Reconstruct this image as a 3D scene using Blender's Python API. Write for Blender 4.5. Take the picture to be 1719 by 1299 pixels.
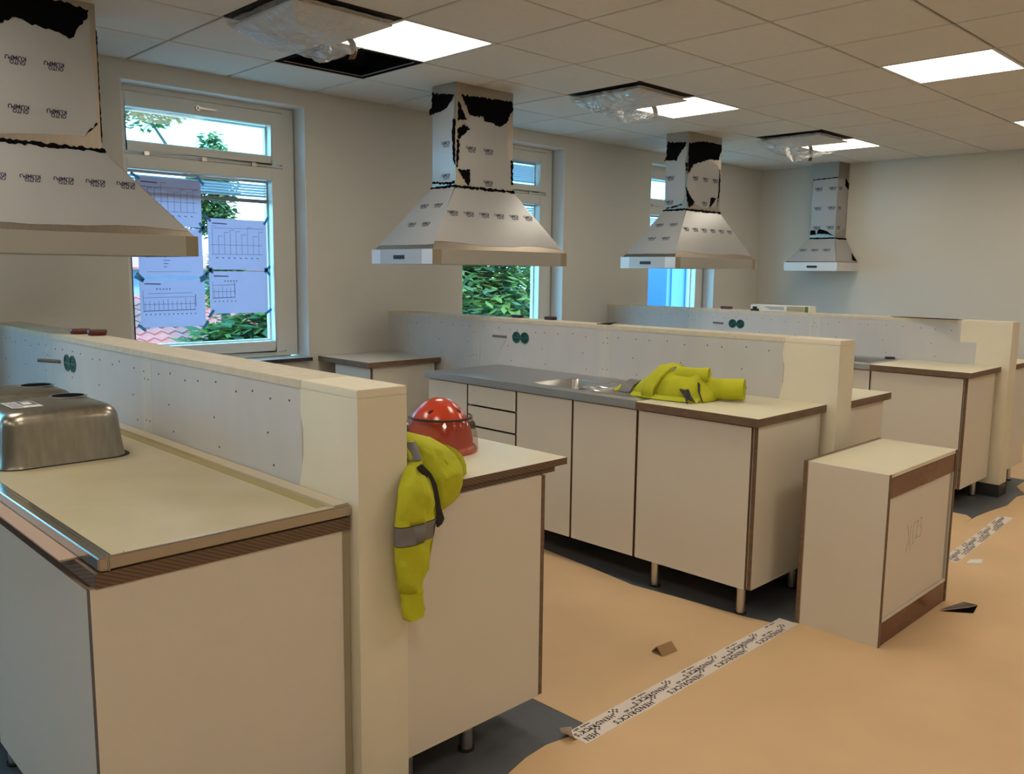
import bpy, bmesh, math, random
from mathutils import Vector, Matrix, noise
from mathutils.geometry import tessellate_polygon

for o in list(bpy.data.objects):
    bpy.data.objects.remove(o)
C = bpy.context.scene.collection
SC = bpy.context.scene
R = math.radians
random.seed(7)

# ------------------------------------------------------------------ camera
CAM_F, YAW, PITCH, ROLL = 1438.5, R(45.488), R(-7.689), R(0.647)
cd = bpy.data.cameras.new('camera')
cd.sensor_fit = 'HORIZONTAL'; cd.sensor_width = 36.0; cd.lens = CAM_F * 36.0 / 1719.0
cd.clip_start = 0.05; cd.clip_end = 400
cam = bpy.data.objects.new('camera', cd); C.objects.link(cam)
_F = Vector((math.cos(YAW)*math.cos(PITCH), math.sin(YAW)*math.cos(PITCH), math.sin(PITCH)))
_R = Vector((math.sin(YAW), -math.cos(YAW), 0)); _U = _R.cross(_F)
_R2 = _R*math.cos(ROLL) + _U*math.sin(ROLL); _U2 = -_R*math.sin(ROLL) + _U*math.cos(ROLL)
cam.matrix_world = Matrix(((_R2.x, _U2.x, -_F.x, 0.0), (_R2.y, _U2.y, -_F.y, -5.128),
                           (_R2.z, _U2.z, -_F.z, 1.473), (0, 0, 0, 1)))
SC.camera = cam

# ------------------------------------------------------------------ sky, sun, exposure
SKY_STRENGTH = 13.0
SUN_STRENGTH = 5.0
LAMP_STRENGTH = 7.5
LAMP_COLOR = (1.0, 0.90, 0.74, 1)
SC.view_settings.view_transform = 'Standard'
SC.view_settings.look = 'None'
SC.view_settings.exposure = 0.5
SC.view_settings.gamma = 1.0
SC.view_settings.use_curve_mapping = False

w = bpy.data.worlds.new('sky'); SC.world = w; w.use_nodes = True
nt = w.node_tree; nt.nodes.clear()
wo = nt.nodes.new('ShaderNodeOutputWorld'); bg = nt.nodes.new('ShaderNodeBackground')
tc = nt.nodes.new('ShaderNodeTexCoord'); mp = nt.nodes.new('ShaderNodeMapping')
mp.inputs['Scale'].default_value = (1.0, 1.0, 2.6)
nz = nt.nodes.new('ShaderNodeTexNoise'); nz.inputs['Scale'].default_value = 2.6
nz.inputs['Detail'].default_value = 6; nz.inputs['Roughness'].default_value = 0.55
rp = nt.nodes.new('ShaderNodeValToRGB')
rp.color_ramp.elements[0].position = 0.48; rp.color_ramp.elements[0].color = (0.065, 0.29, 0.46, 1)
rp.color_ramp.elements[1].position = 0.74; rp.color_ramp.elements[1].color = (0.40, 0.50, 0.70, 1)
nt.links.new(tc.outputs['Generated'], mp.inputs['Vector']); nt.links.new(mp.outputs[0], nz.inputs['Vector'])
nt.links.new(nz.outputs['Fac'], rp.inputs['Fac']); nt.links.new(rp.outputs[0], bg.inputs['Color'])
bg.inputs['Strength'].default_value = SKY_STRENGTH
nt.links.new(bg.outputs[0], wo.inputs['Surface'])

sd = bpy.data.lights.new('sun', 'SUN'); sd.energy = SUN_STRENGTH; sd.angle = R(6); sd.color = (1, 0.95, 0.85)
so = bpy.data.objects.new('sun', sd); C.objects.link(so)
so.rotation_euler = Vector((0.25, 0.75, -0.75)).to_track_quat('-Z', 'Y').to_euler()
so.location = (0, -20, 20)

# ------------------------------------------------------------------ constants of the place (metres)
ZC = 2.637            # ceiling height
HK = 1.177            # top of the low partition walls
HC = 0.882            # worktop top
WT = 0.035            # worktop thickness
XF = 8.97             # far wall
XL, YB = -5.0, -6.6   # left and back walls
A1, A2, A3 = 1.196, 3.764, 6.283   # left faces of the partition walls
TW = 0.152            # partition thickness
GX, GY = 3.759, 0.02  # ceiling grid origin
WINDOWS = [(1.92, 3.10), (4.475, 5.655), (6.90, 8.08), (-0.65, 0.53), (-3.22, -2.04)]
WZ0, WZ1 = 0.885, 2.53

# ------------------------------------------------------------------ materials
MATS = {}
def mat(name, col, rough=0.5, metal=0.0, noise_amt=0.0, noise_scale=8.0, bump=0.0, bump_scale=60.0, col2=None, stretch=None,
        spec=0.5, detail=3.0, aniso=0.0, coat=0.0):
    if name in MATS: return MATS[name]
    m = bpy.data.materials.new(name); m.use_nodes = True
    n = m.node_tree; b = n.nodes['Principled BSDF']
    b.inputs['Base Color'].default_value = (*col, 1); b.inputs['Roughness'].default_value = rough
    b.inputs['Metallic'].default_value = metal; b.inputs['Specular IOR Level'].default_value = spec
    b.inputs['Coat Weight'].default_value = coat
    t = n.nodes.new('ShaderNodeTexCoord'); mpn = n.nodes.new('ShaderNodeMapping')
    if stretch: mpn.inputs['Scale'].default_value = stretch
    n.links.new(t.outputs['Object'], mpn.inputs['Vector'])
    if noise_amt > 0 or col2:
        z = n.nodes.new('ShaderNodeTexNoise'); z.inputs['Scale'].default_value = noise_scale; z.inputs['Detail'].default_value = detail
        n.links.new(mpn.outputs[0], z.inputs['Vector'])
        r = n.nodes.new('ShaderNodeValToRGB'); r.color_ramp.elements[0].position = 0.3; r.color_ramp.elements[1].position = 0.7
        c2 = col2 if col2 else tuple(max(0, c*(1-noise_amt)) for c in col)
        r.color_ramp.elements[0].color = (*c2, 1); r.color_ramp.elements[1].color = (*col, 1)
        n.links.new(z.outputs['Fac'], r.inputs['Fac']); n.links.new(r.outputs[0], b.inputs['Base Color'])
    if bump > 0:
        z2 = n.nodes.new('ShaderNodeTexNoise'); z2.inputs['Scale'].default_value = bump_scale; z2.inputs['Detail'].default_value = 3
        n.links.new(mpn.outputs[0], z2.inputs['Vector'])
        bp = n.nodes.new('ShaderNodeBump'); bp.inputs['Strength'].default_value = bump; bp.inputs['Distance'].default_value = 0.01
        n.links.new(z2.outputs['Fac'], bp.inputs['Height']); n.links.new(bp.outputs[0], b.inputs['Normal'])
    MATS[name] = m; return m

def mat_stripe(name, c1, c2, scale, direction=(1, 0, 0), rough=0.7):
    if name in MATS: return MATS[name]
    m = bpy.data.materials.new(name); m.use_nodes = True
    n = m.node_tree; b = n.nodes['Principled BSDF']; b.inputs['Roughness'].default_value = rough
    t = n.nodes.new('ShaderNodeTexCoord'); v = n.nodes.new('ShaderNodeVectorMath'); v.operation = 'DOT_PRODUCT'
    v.inputs[1].default_value = direction
    n.links.new(t.outputs['Object'], v.inputs[0])
    mu = n.nodes.new('ShaderNodeMath'); mu.operation = 'MULTIPLY'; mu.inputs[1].default_value = scale
    n.links.new(v.outputs['Value'], mu.inputs[0])
    s = n.nodes.new('ShaderNodeMath'); s.operation = 'SINE'; n.links.new(mu.outputs[0], s.inputs[0])
    r = n.nodes.new('ShaderNodeMapRange'); r.inputs['From Min'].default_value = -0.7; r.inputs['From Max'].default_value = 0.7
    n.links.new(s.outputs[0], r.inputs['Value'])
    mx = n.nodes.new('ShaderNodeMix'); mx.data_type = 'RGBA'
    mx.inputs['A'].default_value = (*c1, 1); mx.inputs['B'].default_value = (*c2, 1)
    n.links.new(r.outputs[0], mx.inputs['Factor']); n.links.new(mx.outputs['Result'], b.inputs['Base Color'])
    MATS[name] = m; return m

def mat_clear(name, tint=(1, 1, 1), gloss=0.08, rough=0.02, haze=0.0, haze_col=(0.8, 0.8, 0.82), bump=0.0, bscale=30):
    """clear sheet: transparent + glossy (+ a little white diffuse haze)"""
    if name in MATS: return MATS[name]
    m = bpy.data.materials.new(name); m.use_nodes = True
    n = m.node_tree; n.nodes.clear(); out = n.nodes.new('ShaderNodeOutputMaterial')
    tr = n.nodes.new('ShaderNodeBsdfTransparent'); tr.inputs['Color'].default_value = (*tint, 1)
    gl = n.nodes.new('ShaderNodeBsdfGlossy'); gl.inputs['Roughness'].default_value = rough
    mx = n.nodes.new('ShaderNodeMixShader'); mx.inputs['Fac'].default_value = gloss
    last = tr
    if haze > 0:
        df = n.nodes.new('ShaderNodeBsdfDiffuse'); df.inputs['Color'].default_value = (*haze_col, 1)
        tl = n.nodes.new('ShaderNodeBsdfTranslucent'); tl.inputs['Color'].default_value = (*haze_col, 1)
        md = n.nodes.new('ShaderNodeMixShader'); md.inputs['Fac'].default_value = 0.5
        n.links.new(df.outputs[0], md.inputs[1]); n.links.new(tl.outputs[0], md.inputs[2])
        mh = n.nodes.new('ShaderNodeMixShader'); mh.inputs['Fac'].default_value = haze
        n.links.new(tr.outputs[0], mh.inputs[1]); n.links.new(md.outputs[0], mh.inputs[2]); last = mh
    n.links.new(last.outputs[0], mx.inputs[1]); n.links.new(gl.outputs[0], mx.inputs[2])
    n.links.new(mx.outputs[0], out.inputs['Surface'])
    if bump > 0:
        t = n.nodes.new('ShaderNodeTexCoord'); z = n.nodes.new('ShaderNodeTexNoise'); z.inputs['Scale'].default_value = bscale
        z.inputs['Detail'].default_value = 4; z.inputs['Distortion'].default_value = 1.0
        n.links.new(t.outputs['Object'], z.inputs['Vector'])
        bp = n.nodes.new('ShaderNodeBump'); bp.inputs['Strength'].default_value = bump; bp.inputs['Distance'].default_value = 0.02
        n.links.new(z.outputs['Fac'], bp.inputs['Height']); n.links.new(bp.outputs[0], gl.inputs['Normal'])
    MATS[name] = m; return m

def mat_emit(name, col, strength):
    if name in MATS: return MATS[name]
    m = bpy.data.materials.new(name); m.use_nodes = True
    b = m.node_tree.nodes['Principled BSDF']
    b.inputs['Base Color'].default_value = (0.8, 0.8, 0.8, 1)
    b.inputs['Emission Color'].default_value = col; b.inputs['Emission Strength'].default_value = strength
    MATS[name] = m; return m

def mat_trans(name, col, tcol, fac):
    """paper or leaf: diffuse and translucent"""
    if name in MATS: return MATS[name]
    m = bpy.data.materials.new(name); m.use_nodes = True
    n = m.node_tree; n.nodes.clear(); out = n.nodes.new('ShaderNodeOutputMaterial')
    d = n.nodes.new('ShaderNodeBsdfDiffuse'); d.inputs['Color'].default_value = (*col, 1)
    t = n.nodes.new('ShaderNodeBsdfTranslucent'); t.inputs['Color'].default_value = (*tcol, 1)
    mx = n.nodes.new('ShaderNodeMixShader'); mx.inputs['Fac'].default_value = fac
    n.links.new(d.outputs[0], mx.inputs[1]); n.links.new(t.outputs[0], mx.inputs[2]); n.links.new(mx.outputs[0], out.inputs['Surface'])
    MATS[name] = m; return m

M_WALL = mat('wall_paint', (0.62, 0.60, 0.55), 0.75, bump=0.08, bump_scale=180)
M_CREAM = mat('cream_paint', (0.80, 0.735, 0.575), 0.65, noise_amt=0.05, noise_scale=5, bump=0.05, bump_scale=120)
M_BOARD = mat('bare_plasterboard', (0.60, 0.58, 0.565), 0.8, noise_amt=0.05, noise_scale=3.0, stretch=(1, 3, 0.6))
M_FILLER = mat('joint_filler', (0.64, 0.615, 0.575), 0.85, noise_amt=0.10, noise_scale=6.0, stretch=(1, 8, 0.4))
M_TILE = mat('mineral_tile', (0.68, 0.645, 0.60), 0.9, noise_amt=0.04, noise_scale=25, bump=0.1, bump_scale=250)
M_GRID = mat('grid_steel_darkened', (0.40, 0.385, 0.36), 0.6)  # steel darkened to draw the shadow in the tile joints
M_PLENUM = mat('plenum_shade', (0.012, 0.011, 0.010), 0.8, noise_amt=0.4, noise_scale=3)  # near black puts the shade above the ceiling into the colour
M_VINYL = mat('grey_vinyl', (0.095, 0.105, 0.12), 0.45, noise_amt=0.12, noise_scale=40)
M_PAPER = mat('brown_floor_paper', (0.74, 0.50, 0.275), 0.7, noise_amt=0.10, noise_scale=2.2, bump=0.12, bump_scale=7)
M_LAM = mat('white_laminate', (0.73, 0.67, 0.575), 0.38, noise_amt=0.02, noise_scale=2)
M_EDGE = mat('brown_edge', (0.20, 0.12, 0.07), 0.6, noise_amt=0.3, noise_scale=14, stretch=(1, 1, 6))
M_RED = mat('red_brown_laminate', (0.15, 0.048, 0.026), 0.25, noise_amt=0.1)
M_TOP = mat('cream_worktop', (0.76, 0.70, 0.52), 0.42, noise_amt=0.05, noise_scale=3)
M_CORR = mat_stripe('brown_ribbed_edge', (0.18, 0.11, 0.068), (0.115, 0.065, 0.038), 700, (0.45, 0.3, 1.0))
M_STEEL = mat('brushed_steel', (0.58, 0.56, 0.53), 0.30, 1.0, noise_amt=0.06, noise_scale=30, stretch=(1, 14, 1))
M_STEELW = mat('bare_hood_steel', (0.46, 0.40, 0.33), 0.36, 1.0, noise_amt=0.10, noise_scale=12, stretch=(8, 8, 1))
M_BOWL = mat('dull_bowl_steel', (0.44, 0.40, 0.33), 0.30, 1.0, noise_amt=0.22, noise_scale=9, stretch=(6, 6, 1.0), bump=0.02, bump_scale=40)
M_FILM = mat('white_protective_film', (0.37, 0.37, 0.37), 0.31, spec=0.8, noise_amt=0.04, noise_scale=5, bump=0.05, bump_scale=9)
M_BLACK = mat('black_film', (0.004, 0.004, 0.005), 0.8, bump=0.3, bump_scale=25, spec=0.03)
M_INK = mat('navy_print', (0.012, 0.012, 0.05), 0.6)
M_DARK = mat('dark_gap', (0.015, 0.012, 0.01), 0.7)
M_SCREW = mat('screw_dark', (0.03, 0.03, 0.03), 0.5, 0.4)
M_GREEN = mat('green_box', (0.01, 0.10, 0.06), 0.35)
M_GREEN_SHADED = mat('green_box_shaded', (0.004, 0.03, 0.02), 0.6)
M_CONDUIT = mat('grey_conduit', (0.16, 0.15, 0.15), 0.6)
M_FRAMEW = mat('window_white_paint', (0.66, 0.65, 0.60), 0.4)
M_REVEAL = mat('reveal_white', (0.76, 0.76, 0.75), 0.6)
M_SEAL = mat('seal_dark', (0.05, 0.045, 0.04), 0.6)
M_SILL = mat('sill_stone', (0.60, 0.60, 0.62), 0.3, noise_amt=0.1, noise_scale=20)
M_SILLD = mat('sill_edge_dark', (0.03, 0.03, 0.035), 0.4)
M_GLASS = mat_clear('window_glass', (0.96, 0.98, 0.98), 0.015, 0.0)
M_SHEET = mat_trans('drawing_paper', (0.62, 0.63, 0.70), (0.60, 0.53, 0.64), 0.55)
M_SHEETINK = mat('drawing_ink', (0.10, 0.10, 0.16), 0.8)
M_TAPEB = mat('blue_masking_tape', (0.05, 0.28, 0.62), 0.6)
M_SLAT = mat('blind_slat', (0.50, 0.54, 0.60), 0.4)
M_WRAP = mat_clear('plastic_wrap', (0.97, 0.96, 0.95), 0.30, 0.07, haze=0.14, haze_col=(0.80, 0.78, 0.76), bump=1.0, bscale=22)
M_LAMPF = mat('lamp_frame', (0.75, 0.74, 0.70), 0.5)
M_LAMP = mat_emit('lit_diffuser', LAMP_COLOR, LAMP_STRENGTH)
M_TAPEBR = mat('brown_tape', (0.10, 0.035, 0.015), 0.35)
M_HIVIS = mat('hi_vis_yellow', (0.54, 0.55, 0.015), 0.8, noise_amt=0.12, noise_scale=10, bump=0.35, bump_scale=35)
M_REFL = mat('reflective_grey', (0.18, 0.17, 0.17), 0.45, noise_amt=0.1)
M_ZIP = mat('black_trim', (0.012, 0.012, 0.016), 0.6)
M_HELM = mat('red_helmet', (0.62, 0.055, 0.015), 0.22, coat=0.4)
M_HELMD = mat('helmet_dark', (0.03, 0.012, 0.01), 0.4)
M_VISOR = mat_clear('visor', (0.80, 0.72, 0.70), 0.10, 0.03)
M_CARD = mat('brown_card', (0.36, 0.22, 0.10), 0.8)
M_WTAPE = mat('white_printed_tape', (0.82, 0.73, 0.65), 0.45)
M_TINK = mat('black_tape_print', (0.02, 0.012, 0.02), 0.5)
M_DKRED = mat('dark_red_plastic', (0.10, 0.012, 0.012), 0.3)
M_WHITE = mat('white_paper', (0.80, 0.78, 0.74), 0.6)
M_OLIVE = mat('chipboard_backing', (0.54, 0.475, 0.32), 0.5, col2=(0.46, 0.395, 0.24), noise_scale=4)
M_OLIVE_SHADE = mat('chipboard_shade', (0.36, 0.29, 0.12), 0.6)
M_LEAF = mat_trans('leaf_green', (0.11, 0.18, 0.05), (0.16, 0.26, 0.06), 0.4)
M_LEAF2 = mat_trans('leaf_bluegreen', (0.07, 0.13, 0.07), (0.11, 0.20, 0.10), 0.4)
M_BARK = mat('bark', (0.12, 0.09, 0.07), 0.9)
M_ROOF = mat('red_roof_tile', (0.24, 0.06, 0.05), 0.7, noise_amt=0.2, noise_scale=20)
M_FACADE = mat('pale_blue_facade', (0.13, 0.19, 0.27), 0.8)
M_BLUE = mat('blue_sheet_metal', (0.04, 0.12, 0.36), 0.5)
M_BOUNCE = mat('bounce_ground', (0.55, 0.56, 0.50), 0.9, noise_amt=0.4, noise_scale=2)  # pale and bright so the ground bounces daylight up to the ceiling
M_CONC = mat('concrete', (0.35, 0.34, 0.33), 0.9)

# ------------------------------------------------------------------ helpers
def wloc(p):
    v = Vector((0, 0, 0))
    while p is not None:
        v += Vector(p.location); p = p.parent
    return v

def tag(o, label=None, cat=None, group=None, kind=None):
    if label: o['label'] = label
    if cat: o['category'] = cat
    if group: o['group'] = group
    if kind: o['kind'] = kind
    return o

def thing(name, label, cat, loc=(0, 0, 0), group=None):
    o = bpy.data.objects.new(name, None); C.objects.link(o); o.location = loc; o.empty_display_size = 0.1
    return tag(o, label, cat, group)

class MB:
    """collects shapes in world coordinates; build() links them as one mesh object"""
    def __init__(s): s.v = []; s.f = []; s.mi = []; s.cur = 0
    def m(s, i): s.cur = i; return s
    def add(s, vs, fs):
        b = len(s.v); s.v += [tuple(p) for p in vs]
        for f in fs: s.f.append(tuple(b+i for i in f)); s.mi.append(s.cur)
        return s
    def box(s, x0, x1, y0, y1, z0, z1):
        x0, x1 = min(x0, x1), max(x0, x1); y0, y1 = min(y0, y1), max(y0, y1); z0, z1 = min(z0, z1), max(z0, z1)
        return s.add([(x0,y0,z0),(x1,y0,z0),(x1,y1,z0),(x0,y1,z0),(x0,y0,z1),(x1,y0,z1),(x1,y1,z1),(x0,y1,z1)],
                     [(0,3,2,1),(4,5,6,7),(0,1,5,4),(1,2,6,5),(2,3,7,6),(3,0,4,7)])
    def cyl(s, p, q, r, r2=None, n=16):
        p, q = Vector(p), Vector(q); r2 = r if r2 is None else r2
        d = (q-p).normalized(); a = d.orthogonal().normalized(); b = d.cross(a)
        vs = []
        for c, rr in ((p, r), (q, r2)):
            for i in range(n):
                t = 2*math.pi*i/n; vs.append(c + (a*math.cos(t)+b*math.sin(t))*rr)
        fs = [(i, (i+1) % n, n+(i+1) % n, n+i) for i in range(n)]
        fs += [tuple(range(n-1, -1, -1)), tuple(range(n, 2*n))]
        return s.add(vs, fs)
    def loft(s, rings, cap=True, closed=True):
        n = len(rings[0]); vs = [p for r in rings for p in r]; fs = []
        for k in range(len(rings)-1):
            for i in range(n if closed else n-1):
                j = (i+1) % n; fs.append((k*n+i, k*n+j, (k+1)*n+j, (k+1)*n+i))
        if cap and closed:
            fs.append(tuple(range(n-1, -1, -1))); fs.append(tuple((len(rings)-1)*n+i for i in range(n)))
        return s.add(vs, fs)
    def sheet(s, poly, fr, h0, h1):
        """polygon (u,v) in frame fr, extruded between heights h0 and h1"""
        pts = [Vector((u, v, 0)) for u, v in poly]; n = len(pts)
        area = sum(pts[i].x*pts[(i+1) % n].y - pts[(i+1) % n].x*pts[i].y for i in range(n))
        if area < 0: poly = poly[::-1]; pts = pts[::-1]
        tri = tessellate_polygon([pts])
        vs = [fr(u, v, h0) for u, v in poly] + [fr(u, v, h1) for u, v in poly]; fs = []
        for t in tri:
            a, b, c = t
            ar = (pts[b]-pts[a]).cross(pts[c]-pts[a]).z
            if ar < 0: a, c = c, a
            fs.append((n+a, n+b, n+c)); fs.append((c, b, a))
        for i in range(n): fs.append((i, (i+1) % n, n+(i+1) % n, n+i))
        return s.add(vs, fs)
    def build(s, name, mats, parent=None, smooth=False, bevel=0.0, seg=2):
        if not isinstance(mats, (list, tuple)): mats = [mats]
        off = wloc(parent)
        me = bpy.data.meshes.new(name)
        me.from_pydata([(x-off.x, y-off.y, z-off.z) for x, y, z in s.v], [], s.f)
        for m in mats: me.materials.append(m)
        for p, i in zip(me.polygons, s.mi): p.material_index = min(i, len(mats)-1)
        if bevel > 0:
            bm = bmesh.new(); bm.from_mesh(me); bmesh.ops.remove_doubles(bm, verts=bm.verts, dist=1e-5)
            bmesh.ops.recalc_face_normals(bm, faces=bm.faces)
            es = [e for e in bm.edges if len(e.link_faces) == 2 and e.calc_face_angle(0) > R(35)]
            bmesh.ops.bevel(bm, geom=es, offset=bevel, segments=seg, affect='EDGES', clamp_overlap=True)
            bm.to_mesh(me); bm.free()
        if smooth:
            for p in me.polygons: p.use_smooth = True
            me.set_sharp_from_angle(angle=R(45 if smooth is True else smooth))
        o = bpy.data.objects.new(name, me); C.objects.link(o)
        if parent is not None: o.parent = parent
        return o

def frame(o, u, v):
    o, u, v = Vector(o), Vector(u).normalized(), Vector(v).normalized(); n = u.cross(v).normalized()
    return lambda a, b, h=0.0: o + u*a + v*b + n*h

TXT = {}
def text_geo(txt):
    if txt in TXT: return TXT[txt]
    cu = bpy.data.curves.new('t', 'FONT'); cu.body = txt; cu.align_x = 'CENTER'; cu.align_y = 'CENTER'; cu.resolution_u = 2; cu.offset = 0.034; cu.space_character = 1.22 if 'HEN' in txt else 1.0
    ob = bpy.data.objects.new('t', cu); C.objects.link(ob)
    bpy.context.view_layer.update()
    me = bpy.data.meshes.new_from_object(ob)
    vs = [(v.co.x, v.co.y) for v in me.vertices]; fs = [tuple(p.vertices) for p in me.polygons]
    xs = [a for a, b in vs]; ys = [b for a, b in vs]
    cx, cy, wd, ht = (min(xs)+max(xs))/2, (min(ys)+max(ys))/2, max(xs)-min(xs), max(ys)-min(ys)
    vs = [((a-cx)/wd, (b-cy)/ht) for a, b in vs]
    bpy.data.objects.remove(ob); bpy.data.curves.remove(cu); bpy.data.meshes.remove(me)
    TXT[txt] = (vs, fs); return TXT[txt]

def put_text(mb, txt, fr, u, v, wd, ht, h, rot=0.0):
    vs, fs = text_geo(txt); c, s = math.cos(rot), math.sin(rot)
    mb.add([fr(u + (a*wd)*c - (b*ht)*s, v + (a*wd)*s + (b*ht)*c, h) for a, b in vs], fs)

def logo(mb, fr, u, v, h, k=1.0, flip=1):
    k *= 1.1
    # two-line maker's print, upside down as on the photo
    put_text(mb, 'OUTO', fr, u+0.004*k*flip, v-0.008*k, 0.056*k, 0.017*k, h, math.pi)
    put_text(mb, 'KUMPU', fr, u-0.002*k*flip, v+0.008*k, 0.074*k, 0.017*k, h, math.pi)

def pip(p, poly):
    x, y = p; ins = False; n = len(poly)
    for i in range(n):
        (x1, y1), (x2, y2) = poly[i], poly[(i+1) % n]
        if (y1 > y) != (y2 > y) and x < (x2-x1)*(y-y1)/(y2-y1)+x1: ins = not ins
    return ins

def ragged(poly, step=0.02, amp=0.004, seed=0, keep=()):
    rnd = random.Random(seed); out = []; n = len(poly)
    for i in range(n):
        a, b = poly[i], poly[(i+1) % n]; L = math.hypot(b[0]-a[0], b[1]-a[1]); k = max(1, int(L/step))
        out.append(a)
        for j in range(1, k):
            t = j/k; am = 0 if i in keep else amp
            nx, ny = -(b[1]-a[1])/L, (b[0]-a[0])/L; d = rnd.uniform(-am, am)
            out.append((a[0]+(b[0]-a[0])*t+nx*d, a[1]+(b[1]-a[1])*t+ny*d))
    return out

# ================================================================== THE SETTING
mb = MB().box(XL-0.3, XF+0.3, YB-0.3, 0.3, -0.25, 0.0)
tag(mb.build('floor', M_VINYL), 'dark grey vinyl floor under the cabinets and brown paper', kind='structure')

# window wall with openings
mb = MB()
ws = sorted(WINDOWS); xs = [XL-0.3] + [v for a in ws for v in a] + [XF+0.3]
for i in range(0, len(xs), 2): mb.box(xs[i], xs[i+1], 0.0, 0.25, 0, 3.2)
for a, b in ws:
    mb.box(a, b, 0.0, 0.25, 0, WZ0-0.03); mb.box(a, b, 0.0, 0.25, WZ1, 3.2)
tag(mb.build('wall_window', M_WALL), 'warm white painted wall with deep window openings', kind='structure')
tag(MB().box(XF, XF+0.3, YB-0.3, 0.0, 0, 3.2).build('wall_far', M_WALL), 'plain warm white end wall behind the wall hood', kind='structure')
tag(MB().box(XL-0.3, XL, YB, 0.0, 0, 3.2).build('wall_left', M_WALL), 'plain white side wall', kind='structure')
tag(MB().box(XL-0.3, XF, YB-0.3, YB, 0, 3.2).build('wall_back', M_WALL), 'plain white rear wall', kind='structure')
tag(MB().box(XL-0.3, XF+0.3, YB-0.3, 0.34, 3.2, 3.4).build('roof_slab', M_PLENUM), 'concrete slab above the suspended ceiling, coloured with the plenum shade', kind='structure')
tag(MB().box(XL-60, XL+90, 0.4, 120, -1.0, -0.8).build('ground', M_BOUNCE), 'lawn outside the windows, paled to send daylight indoors', kind='structure')

# suspended ceiling -------------------------------------------------
ceil = MB()
def axis_lines(g0, lo, hi):
    k0 = math.ceil((lo-g0)/0.6 + 1e-6); out = [lo]; k = k0
    while g0+0.6*k < hi-0.02: out.append(g0+0.6*k); k += 1
    return out + [hi]
gxs = axis_lines(GX, XL, XF); gys = axis_lines(GY, YB, 0.0)
gb = MB()
for x in gxs[1:-1]: gb.box(x-0.012, x+0.012, YB, 0, ZC+0.006, ZC+0.010)
for y in gys[1:-1]: gb.box(XL, XF, y-0.012, y+0.012, ZC+0.0065, ZC+0.0105)
ceiling = tag(gb.build('ceiling', M_GRID), 'suspended ceiling of square off-white mineral tiles on a steel grid', kind='structure')
# cells: index from the photograph's grid
def cell(ix, jy): return (round(GX+0.6*ix, 4), round(GY-0.6*jy, 4))   # near-left corner x, top y
LAMPS = [(-2, 2), (2, 2), (6, 2), (2, 5), (6, 5), (-2, 5), (-6, 5), (-6, 2), (-2, 8), (2, 8), (6, 8), (-6, 8), (-10, 2), (-10, 5), (-10, 8)]  # panels beyond the view continue the grid and are added for light
DIFFS = [(-3, 2), (1, 2), (5, 2)]
HOLE = (-2, 1)
special = {}
for c in LAMPS: special[cell(*c)] = 'lamp'
for c in DIFFS: special[cell(*c)] = 'diff'
special[cell(*HOLE)] = 'hole'
tile_cache = {}
for i in range(len(gxs)-1):
    for j in range(len(gys)-1):
        x0, x1, y0, y1 = gxs[i], gxs[i+1], gys[j], gys[j+1]
        if (round(x0, 4), round(y1, 4)) in special: continue
        key = (round(x1-x0, 3), round(y1-y0, 3))
        if key not in tile_cache:
            wx, wy = (x1-x0)/2-0.0068, (y1-y0)/2-0.0068
            t = MB().box(-wx, wx, -wy, wy, 0, 0.012)
            o = t.build('ceiling_tile', M_TILE, bevel=0.003, seg=1); tile_cache[key] = o
        else:
            o = tile_cache[key].copy(); C.objects.link(o)
        o.parent = ceiling; o.location = ((x0+x1)/2, (y0+y1)/2, ZC-0.006)

# lit ceiling panels
lamp_notes = {(-2, 2): 'lit square ceiling light panel beside the open ceiling hole',
              (2, 2): 'lit square ceiling light panel half behind a plastic wrapped air vent, near the middle hood',
              (6, 2): 'lit square ceiling light panel behind the plastic wrapped vent by the wall hood',
              (2, 5): 'lit square ceiling light panel over the aisle, above the loose drawer unit',
              (6, 5): 'lit square ceiling light panel over the aisle toward the far wall'}
for c in LAMPS:
    x0, y1 = cell(*c); y0 = y1-0.6; x1 = x0+0.6
    t = thing('ceiling_light', lamp_notes.get(c, 'lit square ceiling light panel out of view, added to light the room'), 'ceiling light', ((x0+x1)/2, (y0+y1)/2, ZC-0.004),
              'square ceiling light panels')
    f = MB()
    f.box(x0+0.004, x1-0.004, y0+0.004, y0+0.022, ZC-0.006, ZC+0.02).box(x0+0.004, x1-0.004, y1-0.022, y1-0.004, ZC-0.006, ZC+0.02)
    f.box(x0+0.004, x0+0.022, y0+0.022, y1-0.022, ZC-0.006, ZC+0.02).box(x1-0.022, x1-0.004, y0+0.022, y1-0.022, ZC-0.006, ZC+0.02)
    f.build('frame', M_LAMPF, t)
    MB().box(x0+0.022, x1-0.022, y0+0.022, y1-0.022, ZC-0.004, ZC+0.004).build('diffuser', M_LAMP, t)
    MB().box(x0+0.006, x1-0.006, y0+0.006, y1-0.006, ZC+0.021, ZC+0.06).build('housing', M_LAMPF, t)

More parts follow.
